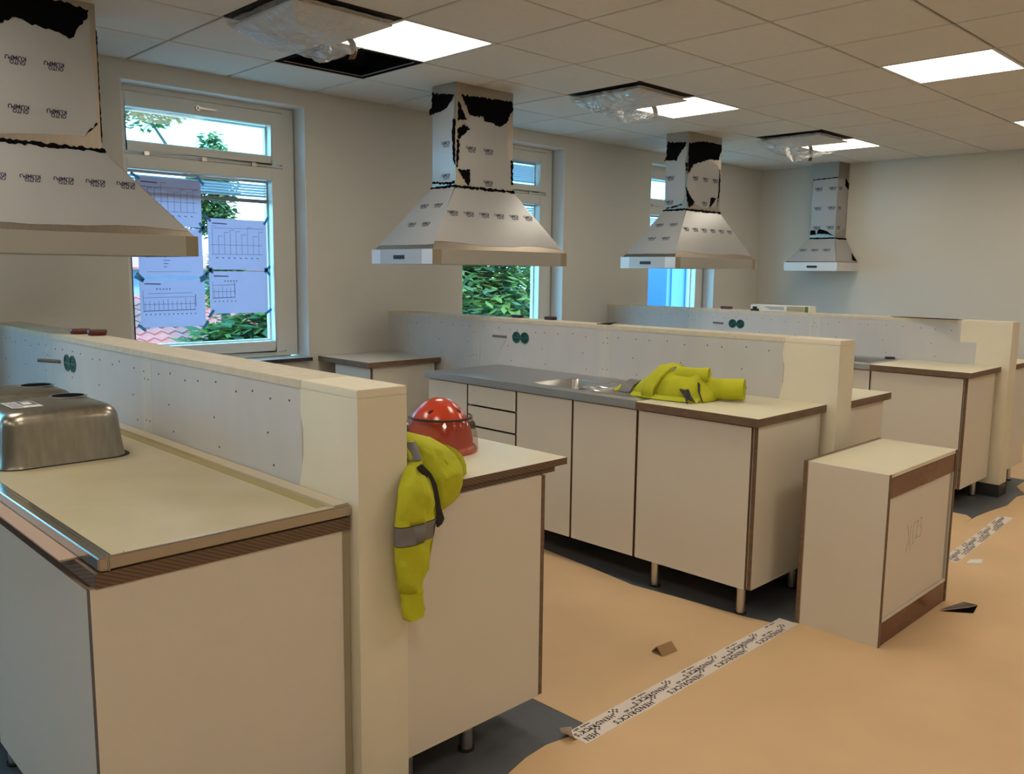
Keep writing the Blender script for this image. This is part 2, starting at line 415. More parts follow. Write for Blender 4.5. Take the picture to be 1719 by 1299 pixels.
# open ceiling cell: bare black edged opening with a duct above
x0, y1 = cell(*HOLE); y0 = y1-0.6; x1 = x0+0.6
t = thing('ceiling_hatch_frame', 'black empty ceiling frame where a tile is missing', 'ceiling hatch', ((x0+x1)/2, (y0+y1)/2, ZC))
f = MB()
for (a, b, c_, d) in ((x0+.002, x1-.002, y0+.002, y0+.03), (x0+.002, x1-.002, y1-.03, y1-.002), (x0+.002, x0+.03, y0+.03, y1-.03), (x1-.03, x1-.002, y0+.03, y1-.03)):
    f.box(a, b, c_, d, ZC-0.006, ZC+0.06)
f.build('frame', M_BLACK, t)
f = MB()
f.box(x0+.03, x1-.03, y1-.034, y1-.030, ZC-0.002, ZC+0.002).box(x1-.034, x1-.030, y0+.03, y1-.034, ZC-0.002, ZC+0.002)
f.build('inner_lip', M_GRID, t)
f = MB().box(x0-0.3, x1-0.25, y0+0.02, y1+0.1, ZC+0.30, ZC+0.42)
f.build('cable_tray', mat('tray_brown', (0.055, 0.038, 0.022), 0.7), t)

# plastic wrapped diffusers -------------------------------------------
def diffuser(c, label, seed, sag, corner, strap_u, strap_col, strap_len):
    x0, y1 = cell(*c); y0 = y1-0.6; x1 = x0+0.6; cx, cy = (x0+x1)/2, (y0+y1)/2
    t = thing('ceiling_air_vent', label, 'air vent', (cx, cy, ZC-0.04), 'plastic wrapped ceiling vents')
    MB().box(x0+0.004, x1-0.004, y0+0.004, y1-0.004, ZC-0.004, ZC+0.004).build('mounting_plate', M_PLENUM, t)  # same near black stands for the shaded slot round the vent
    MB().box(cx-0.22, cx+0.22, cy-0.22, cy+0.22, ZC-0.03, ZC-0.004).build('neck', M_DARK, t)
    MB().box(cx-0.265, cx+0.265, cy-0.265, cy+0.265, ZC-0.040, ZC-0.031).build('face_plate', mat('vent_face', (0.62, 0.60, 0.58), 0.5), t, bevel=0.004)
    # sagging film bag: a skin below the face plate
    n = 64; vs = []; fs = []
    for j in range(n+1):
        for i in range(n+1):
            u, v = i/n, j/n
            x = x0+0.010+0.58*u; y = y0+0.010+0.58*v
            e = min(u, 1-u, v, 1-v)
            d = min(1.0, e*5.0) ** 0.55
            tilt = 0.35+0.65*max(0, 1-math.hypot(u-corner[0], v-corner[1])/1.15)
            wr = noise.noise(Vector((u*5+seed, v*5, seed*1.3)))*0.012 + (0.5-abs(noise.noise(Vector((u*9+v*6+seed, v*9-u*4, seed)))))*0.020 + (0.5-abs(noise.noise(Vector((u*26+seed, v*22, seed+5)))))*0.008
            z = ZC-0.022 - (0.030+sag*tilt)*d + (wr-.012)*(0.2+d)
            edge_p = noise.noise(Vector((u*6, v*6, seed+9)))*0.012*(1-d)
            vs.append((x+edge_p, y+edge_p, min(z, ZC-0.012)))
    for j in range(n):
        for i in range(n):
            a = j*(n+1)+i; fs.append((a, a+n+1, a+n+2, a+1))
    f = MB().add(vs, fs); f.build('plastic_film', M_WRAP, t, smooth=30)
    # hanging strip of tape on the lamp side
    sx, sy, sz = x1-0.045, y0+0.6*strap_u, ZC-0.06
    pts = [Vector((sx-0.02, sy, sz+0.035)), Vector((sx+0.012, sy, sz)), Vector((sx+0.02, sy, sz-strap_len*0.5)), Vector((sx+0.006, sy, sz-strap_len))]
    rings = []
    for k, p in enumerate(pts):
        hw = 0.016; rings.append([p+Vector((-hw*.7, hw*.7, 0)), p+Vector((hw*.7, -hw*.7, 0.003)), p+Vector((hw*.7-.003, -hw*.7-.003, 0.003)), p+Vector((-hw*.7-.003, hw*.7-.003, 0))])
    MB().loft(rings).build('tape_strip', strap_col, t)
diffuser(DIFFS[0], 'plastic wrapped ceiling vent beside the open ceiling hole', 1.0, 0.10, (0.75, 0.9), 0.62, M_TAPEBR, 0.075)
diffuser(DIFFS[1], 'plastic wrapped ceiling vent between the two middle hoods', 4.2, 0.095, (0.95, 0.95), 0.50, mat('tan_tape', (0.30, 0.22, 0.10), 0.5), 0.06)
diffuser(DIFFS[2], 'plastic wrapped ceiling vent in front of the small wall hood', 8.5, 0.11, (0.8, 0.8), 0.62, M_ZIP, 0.11)

# windows -----------------------------------------------------------
def window(idx, a, b, blind_up, blind_low):
    root = thing('window_%d' % idx, ['tall two part window with drawings taped to the glass', 'tall window behind the second hood, green tree outside',
                 'tall window by the far corner, blue wall outside', 'tall window beside the near partition', 'unseen tall window by the left side wall, added for more daylight'][idx-1], 'window', (a, 0.10, WZ0))
    del root['category']; root['kind'] = 'structure'
    # reveal lining
    r = MB(); r.box(a, a+0.006, 0.002, 0.125, WZ0, WZ1).box(b-0.006, b, 0.002, 0.125, WZ0, WZ1).box(a+0.006, b-0.006, 0.002, 0.125, WZ1-0.006, WZ1)
    r.build('reveal', M_REVEAL, root)
    s = MB(); s.box(a-0.0, b+0.0, -0.035, 0.125, WZ0-0.028, WZ0-0.004)
    so_ = s.build('window_sill', [M_SILL], root, bevel=0.003)
    MB().box(a, b, -0.039, -0.036, WZ0-0.030, WZ0-0.006).build('sill_edge', M_SILLD, so_)
    # fixed frame
    y0, y1 = 0.125, 0.22
    f = MB(); z0, z1 = WZ0, WZ1-0.006
    f.box(a+.006, a+.03, y0, y1, z0, z1).box(b-.10, b-.006, y0+0.02, y1, z0, z1)
    f.box(a+.03, b-.10, y0, y1, z1-.035, z1).box(a+.03, b-.10, y0, y1, z0, z0+.03).box(a+.03, b-.10, y0, y1, 2.132, 2.148)
    f.build('frame', M_FRAMEW, root, bevel=0.002, seg=1)
    MB().box(b-.103, b-.101, y0+.005, y1-.02, z0, z1).build('gasket', M_SEAL, root)
    gx0, gx1 = a+.062, b-.188
    def sash(name, zl, zh, gl, gh):
        q = MB(); xa, xb = a+.034, b-.108
        ya, yb = 0.112, 0.175
        q.box(xa, gx0, ya, yb, zl, zh).box(gx1, xb, ya, yb, zl, zh).box(gx0, gx1, ya, yb, gh, zh).box(gx0, gx1, ya, yb, zl, gl)
        so = q.build(name, M_FRAMEW, root, bevel=0.004)
        w_ = 0.012
        g = MB(); g.box(gx0, gx0+w_, yb, yb+.03, gl, gh).box(gx1-w_, gx1, yb, yb+.03, gl, gh).box(gx0+w_, gx1-w_, yb, yb+.03, gh-w_, gh).box(gx0+w_, gx1-w_, yb, yb+.03, gl, gl+w_)
        g.build('glazing_bead', M_REVEAL, so)
        MB().box(gx0+.001, gx1-.001, 0.150, 0.154, gl+.001, gh-.001).build('pane', M_GLASS, so)
        return so
    up = sash('upper_sash', 2.152, 2.485, 2.204, 2.400)
    lo = sash('lower_sash', 0.920, 2.128, 0.990, 2.050)
    hb = MB(); xm = a+0.50
    hb.cyl((xm, 0.111, 2.442), (xm, 0.098, 2.442), 0.017, n=14)
    hb.box(xm-0.005, xm+0.11, 0.088, 0.099, 2.434, 2.448)
    hb.build('handle', M_STEEL, up, smooth=True, bevel=0.002)
    h2 = MB()
    for k in (0.12, 0.5, 0.86): h2.box(a+.05+k*(gx1-gx0), a+.08+k*(gx1-gx0), 0.106, 0.112, 2.128, 2.152)
    h2.build('hinge', M_STEEL, up)
    # venetian blinds between the panes
    def blind(zl, zh, n):
        rt = MB().box(gx0+.014, gx1-.014, 0.158, 0.176, zh-.02, zh-.002).build('blind_rail', M_SLAT, lo)
        pr = None
        for k in range(n):
            z = zl + (zh-.03-zl)*(k+.5)/n
            if pr is None:
                q = MB().add([(gx0+.016, .158, z+.006), (gx1-.016, .158, z+.006), (gx1-.016, .182, z-.006), (gx0+.016, .182, z-.006),
                              (gx0+.016, .158, z+.0072), (gx1-.016, .158, z+.0072), (gx1-.016, .182, z-.0048), (gx0+.016, .182, z-.0048)],
                             [(0,3,2,1),(4,5,6,7),(0,1,5,4),(1,2,6,5),(2,3,7,6),(3,0,4,7)])
                pr = q.build('blind_slat', M_SLAT, lo); zz = z
            else:
                o = pr.copy(); C.objects.link(o); o.location.z += z-zz
        MB().box(gx0+.014, gx1-.014, 0.158, 0.180, zl-.035, zl-.012).build('blind_bottom_bar', mat('blind_bar', (0.22, 0.24, 0.28), 0.4), lo)
    if blind_up: blind(2.225, 2.400, 9)
    blind(blind_low, 2.050, max(4, int((2.03-blind_low)/0.018)))
    return root, gx0, gx1
W1 = window(1, *WINDOWS[0], False, 1.935)
window(2, *WINDOWS[1], True, 1.80)
window(3, *WINDOWS[2], False, 1.90)
window(4, *WINDOWS[3], False, 1.92)
window(5, *WINDOWS[4], False, 1.92)  # out of view, added to bring more daylight onto left-facing fronts

# ------------------------------------------------------------------ low partition walls
def partition(ax, yend, paint_step, sock_y, seed, label):
    bx0, bx1 = ax, ax+TW
    root = MB().box(bx0+0.004, bx1, yend, 0.0, 0.0, HK-0.022).build('wall_partition', M_CREAM)
    tag(root, label, kind='structure')
    rnd = random.Random(seed)
    # bare boards on the left face, split by filled joints
    yp = paint_step[0][0]
    edges = [0.0, -0.95, -2.05, yp]
    for k in range(3):
        a, b = edges[k], edges[k+1]
        MB().box(bx0, bx0+0.004, b+0.045 if k < 2 else b, a-(0.045 if k else 0), 0.0, HK-0.022).build('plasterboard', M_BOARD, root)
        if k < 2: MB().box(bx0-0.0006, bx0+0.004, b-0.045, b+0.045, 0.0, HK-0.022).build('joint_strip', M_FILLER, root)
    # painted end
    q = MB()
    if len(paint_step) == 1:
        fr = frame((bx0+0.004, yp, 0), (0, -1, 0), (0, 0, 1))
        L = yp-yend
        prof = [(0.0, 0.0)] + [(0.02*math.sin(k*1.7)+0.012*rnd.random()-0.01, HK*k/14) for k in range(1, 14)] + [(0, HK-0.022), (L, HK-0.022), (L, 0)]
        q.sheet(prof, lambda u, v, h: Vector((bx0+0.004-h, yp-u, v)), 0.0, 0.0048)
    else:
        (ya, _), (yb, zs) = paint_step
        q.box(bx0-0.0006, bx0+0.004, yend, ya, zs, HK-0.022).box(bx0-0.0006, bx0+0.004, yend, yb, 0, zs)
        MB().box(bx0, bx0+0.004, yb, ya, 0, zs).build('plasterboard', M_BOARD, root)
    q.build('painted_end', M_CREAM, root)
    # cap: raw board edge + painted cap at the end
    cap = MB().box(bx0-0.002, bx1+0.002, yp, 0.0, HK-0.022, HK).build('cap_board', mat('raw_cap_board', (0.70, 0.62, 0.48), 0.8, noise_amt=0.12, noise_scale=30, stretch=(1, 1, 1)), root)
    MB().box(bx0-0.001, bx1+0.001, yend-0.001, yp, HK-0.022, HK).build('cap_end', M_CREAM, root, bevel=0.002)
    # screws
    s = MB()
    for k in range(26):
        y = -0.25 - k*0.112 + rnd.uniform(-.03, .03)
        if y < yp+0.03: break
        zs_ = HK-0.055-rnd.uniform(0, .02); s.cyl((bx0-0.0012, y, zs_), (bx0+0.001, y, zs_), 0.0034, n=6)
        if k % 3 == 0: s.cyl((bx0-0.0012, y+.02, HK-0.17), (bx0+0.001, y+.02, HK-0.17), 0.0032, n=6)
        if k % 3 == 0: s.cyl((bx0-0.0012, y-.01, HK-0.26), (bx0+0.001, y-.01, HK-0.26), 0.0032, n=6)
    for e in edges[1:3]:
        for dz in (0.10, 0.25):
            for dy in (-.016, .016): s.cyl((bx0-0.0016, e+dy, HK-dz), (bx0+.001, e+dy, HK-dz), 0.0030, n=6)
    o = s.build('screw_heads', M_SCREW, root); o['kind'] = 'stuff'
    # green installation boxes with a stub of conduit
    for k, dy in enumerate((0, -0.072)):
        yy = sock_y+dy; zz = HK-0.112
        ring = MB(); n = 24; rings = []
        for (rr, dx) in ((0.036, 0.0), (0.036, -0.004), (0.030, -0.004), (0.030, 0.0)):
            rings.append([(bx0+dx, yy+rr*math.cos(2*math.pi*i/n), zz+rr*math.sin(2*math.pi*i/n)) for i in range(n)])
        ring.loft(rings, cap=False)
        ro = ring.build('socket_ring', M_GREEN, root, smooth=True)
        MB().cyl((bx0-0.0012, yy, zz), (bx0+0.0005, yy, zz), 0.031, n=24).build('socket_box', M_GREEN_SHADED, ro)  # flat disc, shade of the box hollow put into a darker green
        bars = MB().box(bx0-0.0035, bx0-0.0014, yy-0.027, yy+0.027, zz-0.004, zz+0.003)
        bars.cyl((bx0-0.0035, yy-.012, zz+.014), (bx0-0.0014, yy-.012, zz+.014), .006, n=8).cyl((bx0-0.0035, yy+.01, zz-.015), (bx0-0.0014, yy+.01, zz-.015), .006, n=8)
        bars.build('socket_bridge', M_GREEN, ro)
    MB().cyl((bx0, sock_y+0.09, HK-0.115), (bx0-0.075, sock_y+0.14, HK-0.108), 0.008, n=10).build('conduit', M_CONDUIT, root, smooth=True)
    # grey coved base
    g = MB(); h = 0.085; d = 0.004
    g.box(bx0-d, bx0, yend-d, 0, 0, h).box(bx1, bx1+d, yend-d, 0, 0, h).box(bx0, bx1, yend-d, yend, 0, h)
    g.build('vinyl_upstand', mat('dark_upstand', (0.028, 0.028, 0.030), 0.5), root)
    return root
P1 = partition(A1, -3.367, [(-3.10, 0)], -1.20, 1, 'low partition wall of the near island with two red caps on top')
P2 = partition(A2, -3.412, [(-3.14, 0)], -1.335, 2, 'low partition wall of the middle island behind the sink run')
P3 = partition(A3, -3.415, [(-3.10, 0), (-3.205, 1.03)], -1.336, 3, 'low partition wall of the far island with paper on top')

# ================================================================== CABINETS
def leg(root, x, y):
    l = MB().cyl((x, y, 0.008), (x, y, 0.135), 0.02, n=18)
    l.cyl((x, y, 0.06), (x, y, 0.064), 0.0208, n=18)
    lo = l.build('leg', M_STEEL, root, smooth=True)
    MB().cyl((x, y, 0.0), (x, y, 0.008), 0.026, n=18).build('foot_pad', M_DARK, lo, smooth=True)

def cabinet(label, xf, xb, y0, y1, fronts=('door',), legs=((0, 0), (1, 0), (0, 1), (1, 1)), z0=0.135, z1=0.845, group=None, name='base_cabinet'):
    """xf: x of the front plane, xb: x of the back; y0>y1 towards the aisle"""
    s = 1 if xb > xf else -1
    root = thing(name, label, 'cabinet', ((xf+xb)/2, (y0+y1)/2, 0), group)
    fx = xf + s*0.018; t = 0.016
    b = MB()
    b.box(fx, xb, y0-t, y0, z0, z1).box(fx, xb, y1, y1+t, z0, z1).box(fx, xb, y1+t, y0-t, z0, z0+t)
    b.box(xb-s*0.006, xb, y1+t, y0-t, z0+t, z1).box(fx, fx+s*0.05, y1+t, y0-t, z1-t, z1)
    b.build('carcass', M_LAM, root)
    g = 0.0042; n = len(fronts); ya, yb = y1+g, y0-g
    if fronts[0] == 'door': hs = [(z0, z1-0.006)]
    else:
        hh = fronts; hs = []; zt = z1-0.006
        for k in hh: hs.append((zt-k+0.010, zt)); zt -= k
    for (za, zb) in hs:
        d = MB(); xo, xi = xf, xf+s*0.0165
        x_lo, x_hi = min(xo, xi), max(xo, xi)
        d.box(x_lo, x_hi, ya, yb, za, zb)
        o = d.build('door' if fronts[0] == 'door' else 'drawer_front', [M_LAM, M_EDGE], root)
        for p in o.data.polygons:
            if abs(p.normal.x) < 0.5: p.material_index = 1
    for (u, v) in legs:
        leg(root, xf + s*(0.06 + u*(abs(xb-xf)-0.12)), y1 + 0.05 + v*(y0-y1-0.10))
    return root

def end_panel(root, x0, x1, y, z0, z1, t=0.018, brown_left=True):
    p = MB().box(x0, x1, y, y+t, z0, z1)
    o = p.build('end_panel', [M_LAM, M_EDGE], root)
    for q in o.data.polygons:
        if abs(q.normal.y) < 0.5: q.material_index = 1
    return o

def worktop(name, label, x0, x1, y0, y1, z0, z1, mats, cat='worktop'):
    o = MB().box(x0, x1, y0, y1, z0, z1).build(name, mats)
    for p in o.data.polygons:
        if p.normal.z < 0.5: p.material_index = 1
    return tag(o, label, cat)

# ---- island 2, left side (facing the camera)
XF2 = 3.177; XB2 = 3.755
cabinet('white corner base cabinet by the window wall, beside the empty cooker gap', XF2+0.02, XB2-0.03, -0.16, -0.575, legs=((0, 0), (1, 0), (0, 1), (1, 1)))
r_ = cabinet('white narrow one door cabinet of the middle island, next to the cooker gap', XF2, XB2, -1.19, -1.538, legs=((.6, 0), (1, 0), (.6, 1), (1, 1)))
cabinet('white cabinet with four stacked drawers on the middle island', XF2, XB2, -1.540, -1.928, fronts=(0.118, 0.118, 0.23, 0.244), legs=((.6, 0), (1, 0), (.6, 1), (1, 1)), name='drawer_cabinet')
cabinet('white one door sink cabinet of the middle island, beside the drawers', XF2, XB2, -1.932, -2.328, legs=((.6, 0), (1, 0), (.6, 1), (1, 1)))
cabinet('white one door sink cabinet of the middle island, beside the wide end cabinet', XF2, XB2, -2.332, -2.730, legs=((.6, .5), (1, .5)))
r_ = cabinet('white wide end cabinet of the middle island under the folded jacket', XF2, XB2, -2.736, -3.327, legs=((0, 0), (1, 0), (0, 0.93), (1, 0.93)))
end_panel(r_, XF2+0.012, XB2-0.01, -3.348, 0.135, 0.845)
# corner top by window
worktop('worktop', 'small worktop piece with brown edge by the window wall', 3.165, 3.762, -0.60, -0.003, HC-WT, HC, [mat('grey_cream_top', (0.66, 0.62, 0.54), 0.45), M_EDGE])
# steel sink top with two bowls
st = thing('steel_sink_top', 'stainless steel sink worktop with two bowls on the middle island', 'sink', (3.46, -1.95, HC-WT))
bw = [(3.265, 3.60, -2.300, -1.965), (3.265, 3.60, -2.640, -2.360)]
x0, x1, y0, y1 = 3.157, 3.762, -2.733, -1.178
q = MB()
q.box(x0, bw[0][0], y0, y1, HC-WT, HC).box(bw[0][1], x1, y0, y1, HC-WT, HC)
q.box(bw[0][0], bw[0][1], bw[0][3], y1, HC-WT, HC).box(bw[0][0], bw[0][1], bw[1][3], bw[0][2], HC-WT, HC).box(bw[0][0], bw[0][1], y0, bw[1][2], HC-WT, HC)
q.build('top_plate', mat('steel_top', (0.56, 0.56, 0.56), 0.33, 1.0, noise_amt=0.05, noise_scale=20), st)
q = MB().box(x0-0.001, x0+0.018, y0, y1, HC, HC+0.004).build('front_lip', M_STEEL, st, bevel=0.0015)
for (a, b, c_, d) in bw:
    def ring(ins, z, r):
        pts = []
        for (cx, cy, a0) in ((b-ins-r, d-ins-r, 0), (a+ins+r, d-ins-r, 90), (a+ins+r, c_+ins+r, 180), (b-ins-r, c_+ins+r, 270)):
            for k in range(6):
                t_ = R(a0+90*k/5); pts.append((cx+r*math.cos(t_), cy+r*math.sin(t_), z))
        return pts
    q = MB().loft([ring(-0.004, HC+0.001, 0.03), ring(0.004, HC-0.004, 0.035), ring(0.010, HC-0.10, 0.045), ring(0.03, HC-0.155, 0.05), ring(0.12, HC-0.16, 0.02)], cap=False)
    q.f.append(tuple(range(len(q.v)-1, len(q.v)-25, -1))); q.mi.append(0)
    bo = q.build('sink_bowl', M_STEEL, st, smooth=60)
    MB().cyl(((a+b)/2+.04, (c_+d)/2, HC-0.1595), ((a+b)/2+.04, (c_+d)/2, HC-0.156), 0.045, n=20).build('drain', M_DARK, bo)
# crumpled clear wrap between the bowls
q = MB(); rnd = random.Random(5); n = 14
vs = [(3.24+0.38*i/n, -2.25-0.16*j/6+rnd.uniform(-.01, .01), HC+0.004+rnd.random()*0.022*math.sin(math.pi*j/6)) for j in range(7) for i in range(n+1)]
fs = [(j*(n+1)+i, j*(n+1)+i+1, (j+1)*(n+1)+i+1, (j+1)*(n+1)+i) for j in range(6) for i in range(n)]
tag(q.add(vs, fs).build('plastic_wrap', mat_clear('crumpled_wrap', (0.97, 0.97, 0.97), 0.22, 0.1, haze=0.12)), 'crumpled clear plastic wrap over the sink bowl divider', 'plastic wrap')
worktop('worktop', 'cream worktop with brown edge at the end of the middle island, under the folded jacket', 3.155, 3.762, -3.366, -2.735, HC-WT, HC, [M_TOP, M_EDGE])
# island 2, right side
for k, (ya, yb) in enumerate(((-3.37, -2.77), (-2.765, -2.17), (-2.165, -1.57))):
    rr = cabinet(['white end cabinet on the hidden side of the middle island', 'white middle cabinet on the hidden side of the middle island', 'white cabinet near the window on the hidden side of the middle island'][k], 4.395, 3.925, yb, ya+(0.02 if k == 0 else 0))
    if k == 0: end_panel(rr, 3.925, 4.385, -3.372, 0.135, 0.845)
worktop('worktop', 'cream worktop on the hidden side of the middle island', 3.920, 4.430, -3.392, -1.55, HC-WT, HC, [M_TOP, M_EDGE])

# ---- island 3
XF3 = 5.72; XB3 = 6.275
lab3 = ['white wide end cabinet of the far island with end panel', 'white door cabinet of the far island under its steel sink', 'white door cabinet of the far island nearer the windows', 'white cabinet of the far island beside the cooker space']
for k, (ya, yb) in enumerate(((-3.345, -2.742), (-2.738, -2.34), (-2.336, -1.94), (-1.936, -1.2))):
    rr = cabinet(lab3[k], XF3, XB3, yb, ya+(0.02 if k == 0 else 0))
    if k == 0: end_panel(rr, XF3+.012, XB3-.02, -3.345, 0.135, 0.845)
worktop('worktop', 'cream worktop with brown edge at the end of the far island', 5.70, 6.281, -3.369, -2.740, HC-WT, HC, [M_TOP, M_EDGE])
s3 = thing('steel_sink_top', 'stainless steel sink worktop of the far island', 'sink', (5.99, -1.97, HC-WT))
q = MB(); a, b, c_, d = 5.81, 6.17, -2.690, -2.372
q.box(5.70, a, -2.738, -1.19, HC-WT, HC).box(b, 6.281, -2.738, -1.19, HC-WT, HC).box(a, b, d, -1.19, HC-WT, HC).box(a, b, -2.738, c_, HC-WT, HC)
q.build('top_plate', MATS['steel_top'], s3)
q = MB().loft([[(a, c_, HC), (b, c_, HC), (b, d, HC), (a, d, HC)], [(a+.01, c_+.01, HC-.14), (b-.01, c_+.01, HC-.14), (b-.01, d-.01, HC-.14), (a+.01, d-.01, HC-.14)]], cap=False)
q.f.append((7, 6, 5, 4)); q.mi.append(0)
q.build('sink_bowl', M_STEEL, s3)
q = MB().cyl((6.225, -2.66, HC+.0005), (6.225, -2.66, HC+.012), .036, n=16).box(6.18, 6.22, -2.675, -2.645, HC+.0005, HC+.010)
tag(q.build('sink_fitting', M_DARK, None, bevel=0.004), 'small dark fitting lying on the far island steel sink top', 'fitting')
for k, (ya, yb) in enumerate(((-3.37, -2.77), (-2.765, -2.17))):
    rr = cabinet(['white end cabinet on the hidden side of the far island', 'white second cabinet on the hidden side of the far island'][k], 6.95, 6.445, yb, ya+(0.02 if k == 0 else 0))
    if k == 0: end_panel(rr, 6.445, 6.94, -3.372, 0.135, 0.845)
worktop('worktop', 'tan worktop on the hidden side of the far island', 6.44, 6.98, -3.392, -2.15, HC-WT, HC, [M_TOP, M_EDGE])

# ---- island 1, left side: cabinets, worktop, upside down sink bench
XF1 = 0.566; XB1 = 1.164
HW1 = 0.850   # worktop top here (sink bench lies on it)
lab1 = ['white wide door cabinet at the aisle end of the near island', 'white door cabinet of the near island under the upturned sink', 'white door cabinet of the near island near the window']
for k, (ya, yb) in enumerate(((-3.312, -2.497), (-2.493, -1.90), (-1.896, -1.25))):
    rr = cabinet(lab1[k], XF1, XB1, yb, ya, z1=0.815, legs=((0, 0.1), (1, 0.1), (0, .95), (1, .95)))
    if k == 0: end_panel(rr, XF1-0.002, 1.168, -3.332, 0.0, 0.818, t=0.02)
tag(MB().box(1.168, 1.194, -3.325, -3.30, 0.0, 0.82).build('filler_strip', mat('olive_filler', (0.42, 0.37, 0.26), 0.6)), 'narrow olive filler strip between end panel and near partition', 'filler strip')  # even olive is the strip's own colour
worktop('worktop', 'brown ribbed edge worktop beneath the upturned sink bench', 0.574, 1.190, -3.336, -1.22, 0.818, HW1, [M_EDGE, M_CORR])
tag(MB().box(0.546, 0.590, -3.21, -1.6, HW1+0.0005, HW1+0.0045).build('edge_strip', mat('pinkish_strip', (0.52, 0.36, 0.26), 0.6)), 'thin pinkish brown strip sticking out under the upturned sink bench', 'strip')
sb = thing('upturned_sink_bench', 'stainless steel sink bench lying upside down on the near island', 'sink', (0.88, -2.3, HW1+0.005))
zb0, zb1 = HW1+0.005, HC
x0, x1, y0, y1 = 0.581, 1.192, -3.338, -1.25
q = MB()
q.box(x0, x0+0.020, y0, y1, zb0, zb1).box(x0+.020, x1, y0, y0+0.008, zb0, zb1+0.001)
q.box(x0+.020, x0+.034, y0+.008, y1, zb0, zb1-0.004)
q.build('steel_rim', mat('rim_steel', (0.50, 0.47, 0.43), 0.22, 1.0), sb, bevel=0.0025)
q = MB().box(x0+.036, x1, y0+.010, y1, zb0, zb1-0.006)
q.build('chipboard_backing', M_OLIVE, sb)
q = MB().box(1.150, x1, y0+.012, y1, zb1-0.006, zb1+0.003).box(x0+0.06, 1.150, y0+.010, y0+.028, zb1-.006, zb1-.002)
q.build('backing_batten', mat('batten', (0.54, 0.46, 0.32), 0.6), sb)
MB().box(1.122, 1.150, y0+.05, y1, zb1-.006, zb1-.0052).build('groove_shade', M_OLIVE_SHADE, sb)  # thin darker strip paints the groove shading on the board
def bowl_up(xa, xb, ya, yb, h, dx, dy):
    z0 = zb1-0.006
    def ring(ins, z, r):
        pts = []
        for (cx, cy, a0) in ((xb-ins-r, yb-ins-r, 0), (xa+ins+r, yb-ins-r, 90), (xa+ins+r, ya+ins+r, 180), (xb-ins-r, ya+ins+r, 270)):
            for k in range(8):
                t_ = R(a0+90*k/7); pts.append(Vector((cx+r*math.cos(t_), cy+r*math.sin(t_), z)))
        return pts
    rings = [ring(-0.004, z0+0.0015, 0.06), ring(-0.001, z0+0.010, 0.058), ring(0.004, z0+0.05, 0.055), ring(0.010, z0+h-0.05, 0.055)]
    for k in range(1, 7):
        t_ = math.pi/2*k/6; rings.append(ring(0.010+0.038*(1-math.cos(t_)), z0+h-0.05+0.048*math.sin(t_), 0.055-0.002*k))
    rings.append(ring(0.09, z0+h, 0.03)); rings.append(ring(0.15, z0+h+.0005, 0.01))
    q = MB().loft(rings, cap=False); nn = 32
    q.f.append(tuple(len(q.v)-nn+i for i in range(nn))); q.mi.append(0)
    bo = q.build('sink_bowl', M_BOWL, sb, smooth=75)
    MB().loft([ring(-0.016, z0+.0002, .07), ring(-0.016, z0+.0012, .07)]).build('bowl_gap_shade', M_DARK, bo)  # thin dark plate draws the shaded gap round the bowl
    dz = z0+h
    n = 24; rg = []
    for rr, z in ((0.060, dz+0.0008), (0.056, dz+.0028), (0.050, dz+.0030), (0.047, dz+.0012)):
        rg.append([(dx+rr*math.cos(2*math.pi*i/n), dy+rr*math.sin(2*math.pi*i/n), z) for i in range(n)])
    ro = MB().loft(rg, cap=False).build('drain_rim', M_STEEL, bo, smooth=60)
    MB().cyl((dx, dy, dz+0.0010), (dx, dy, dz+0.0029), 0.0495, n=24).build('drain_dark_disc', M_BLACK, ro)  # black disc painted as the dark inside of the drain
    return bo
b1 = bowl_up(0.655, 1.015, -2.350, -1.990, 0.168, 0.925, -2.075)
b2 = bowl_up(0.655, 1.015, -1.935, -1.60, 0.168, 0.925, -1.73)
q = MB(); zt = zb1-0.006+0.168+0.0012
q.box(0.665+.05, 0.80, -2.255, -2.12, zt, zt+.0006)
lb = q.build('label', M_WHITE, b1)
MB().box(0.752, 0.797, -2.215, -2.13, zt+.0008, zt+.0012).build('label_print', mat('label_grey', (0.14, 0.14, 0.15), 0.6), b1)
MB().box(0.760, 0.785, -2.20, -2.15, zt+.0014, zt+.0018).build('label_box', M_WHITE, b1)
q = MB()
for k in range(5): q.box(0.72+.006*k, 0.722+.006*k, -2.25, -2.14+.01*(k % 2), zt+.0008, zt+.0012)
q.build('label_lines', M_INK, b1)

# ---- island 1, right side
for k, (ya, yb) in enumerate(((-3.330, -2.74), (-2.735, -2.14), (-2.135, -1.54))):
    rr = cabinet(['white end cabinet of the near island under the red helmet', 'white second cabinet behind the near partition', 'white third cabinet behind the near partition'][k], 1.905, 1.36, yb, ya+(0.02 if k == 0 else 0), z0=0.118 if k == 0 else 0.135, z1=0.840,
                 legs=((0.45, 0), (1, 0), (0, 1), (1, 1)))
    if k == 0:
        p = MB().box(1.352, 1.900, -3.332, -3.312, 0.115, 0.842).build('end_panel', M_LAM, rr)
        MB().box(1.900, 1.914, -3.334, -3.310, 0.118, 0.842).build('panel_edge', M_EDGE, rr)
wt_ = worktop('worktop', 'cream worktop with ribbed brown edge under the red helmet', 1.350, 2.024, -3.326, -1.5, HC-0.022, HC, [M_TOP, M_CORR])
MB().box(1.352, 1.975, -3.318, -1.5, HC-0.040, HC-0.023).build('lower_layer', M_CORR, wt_)

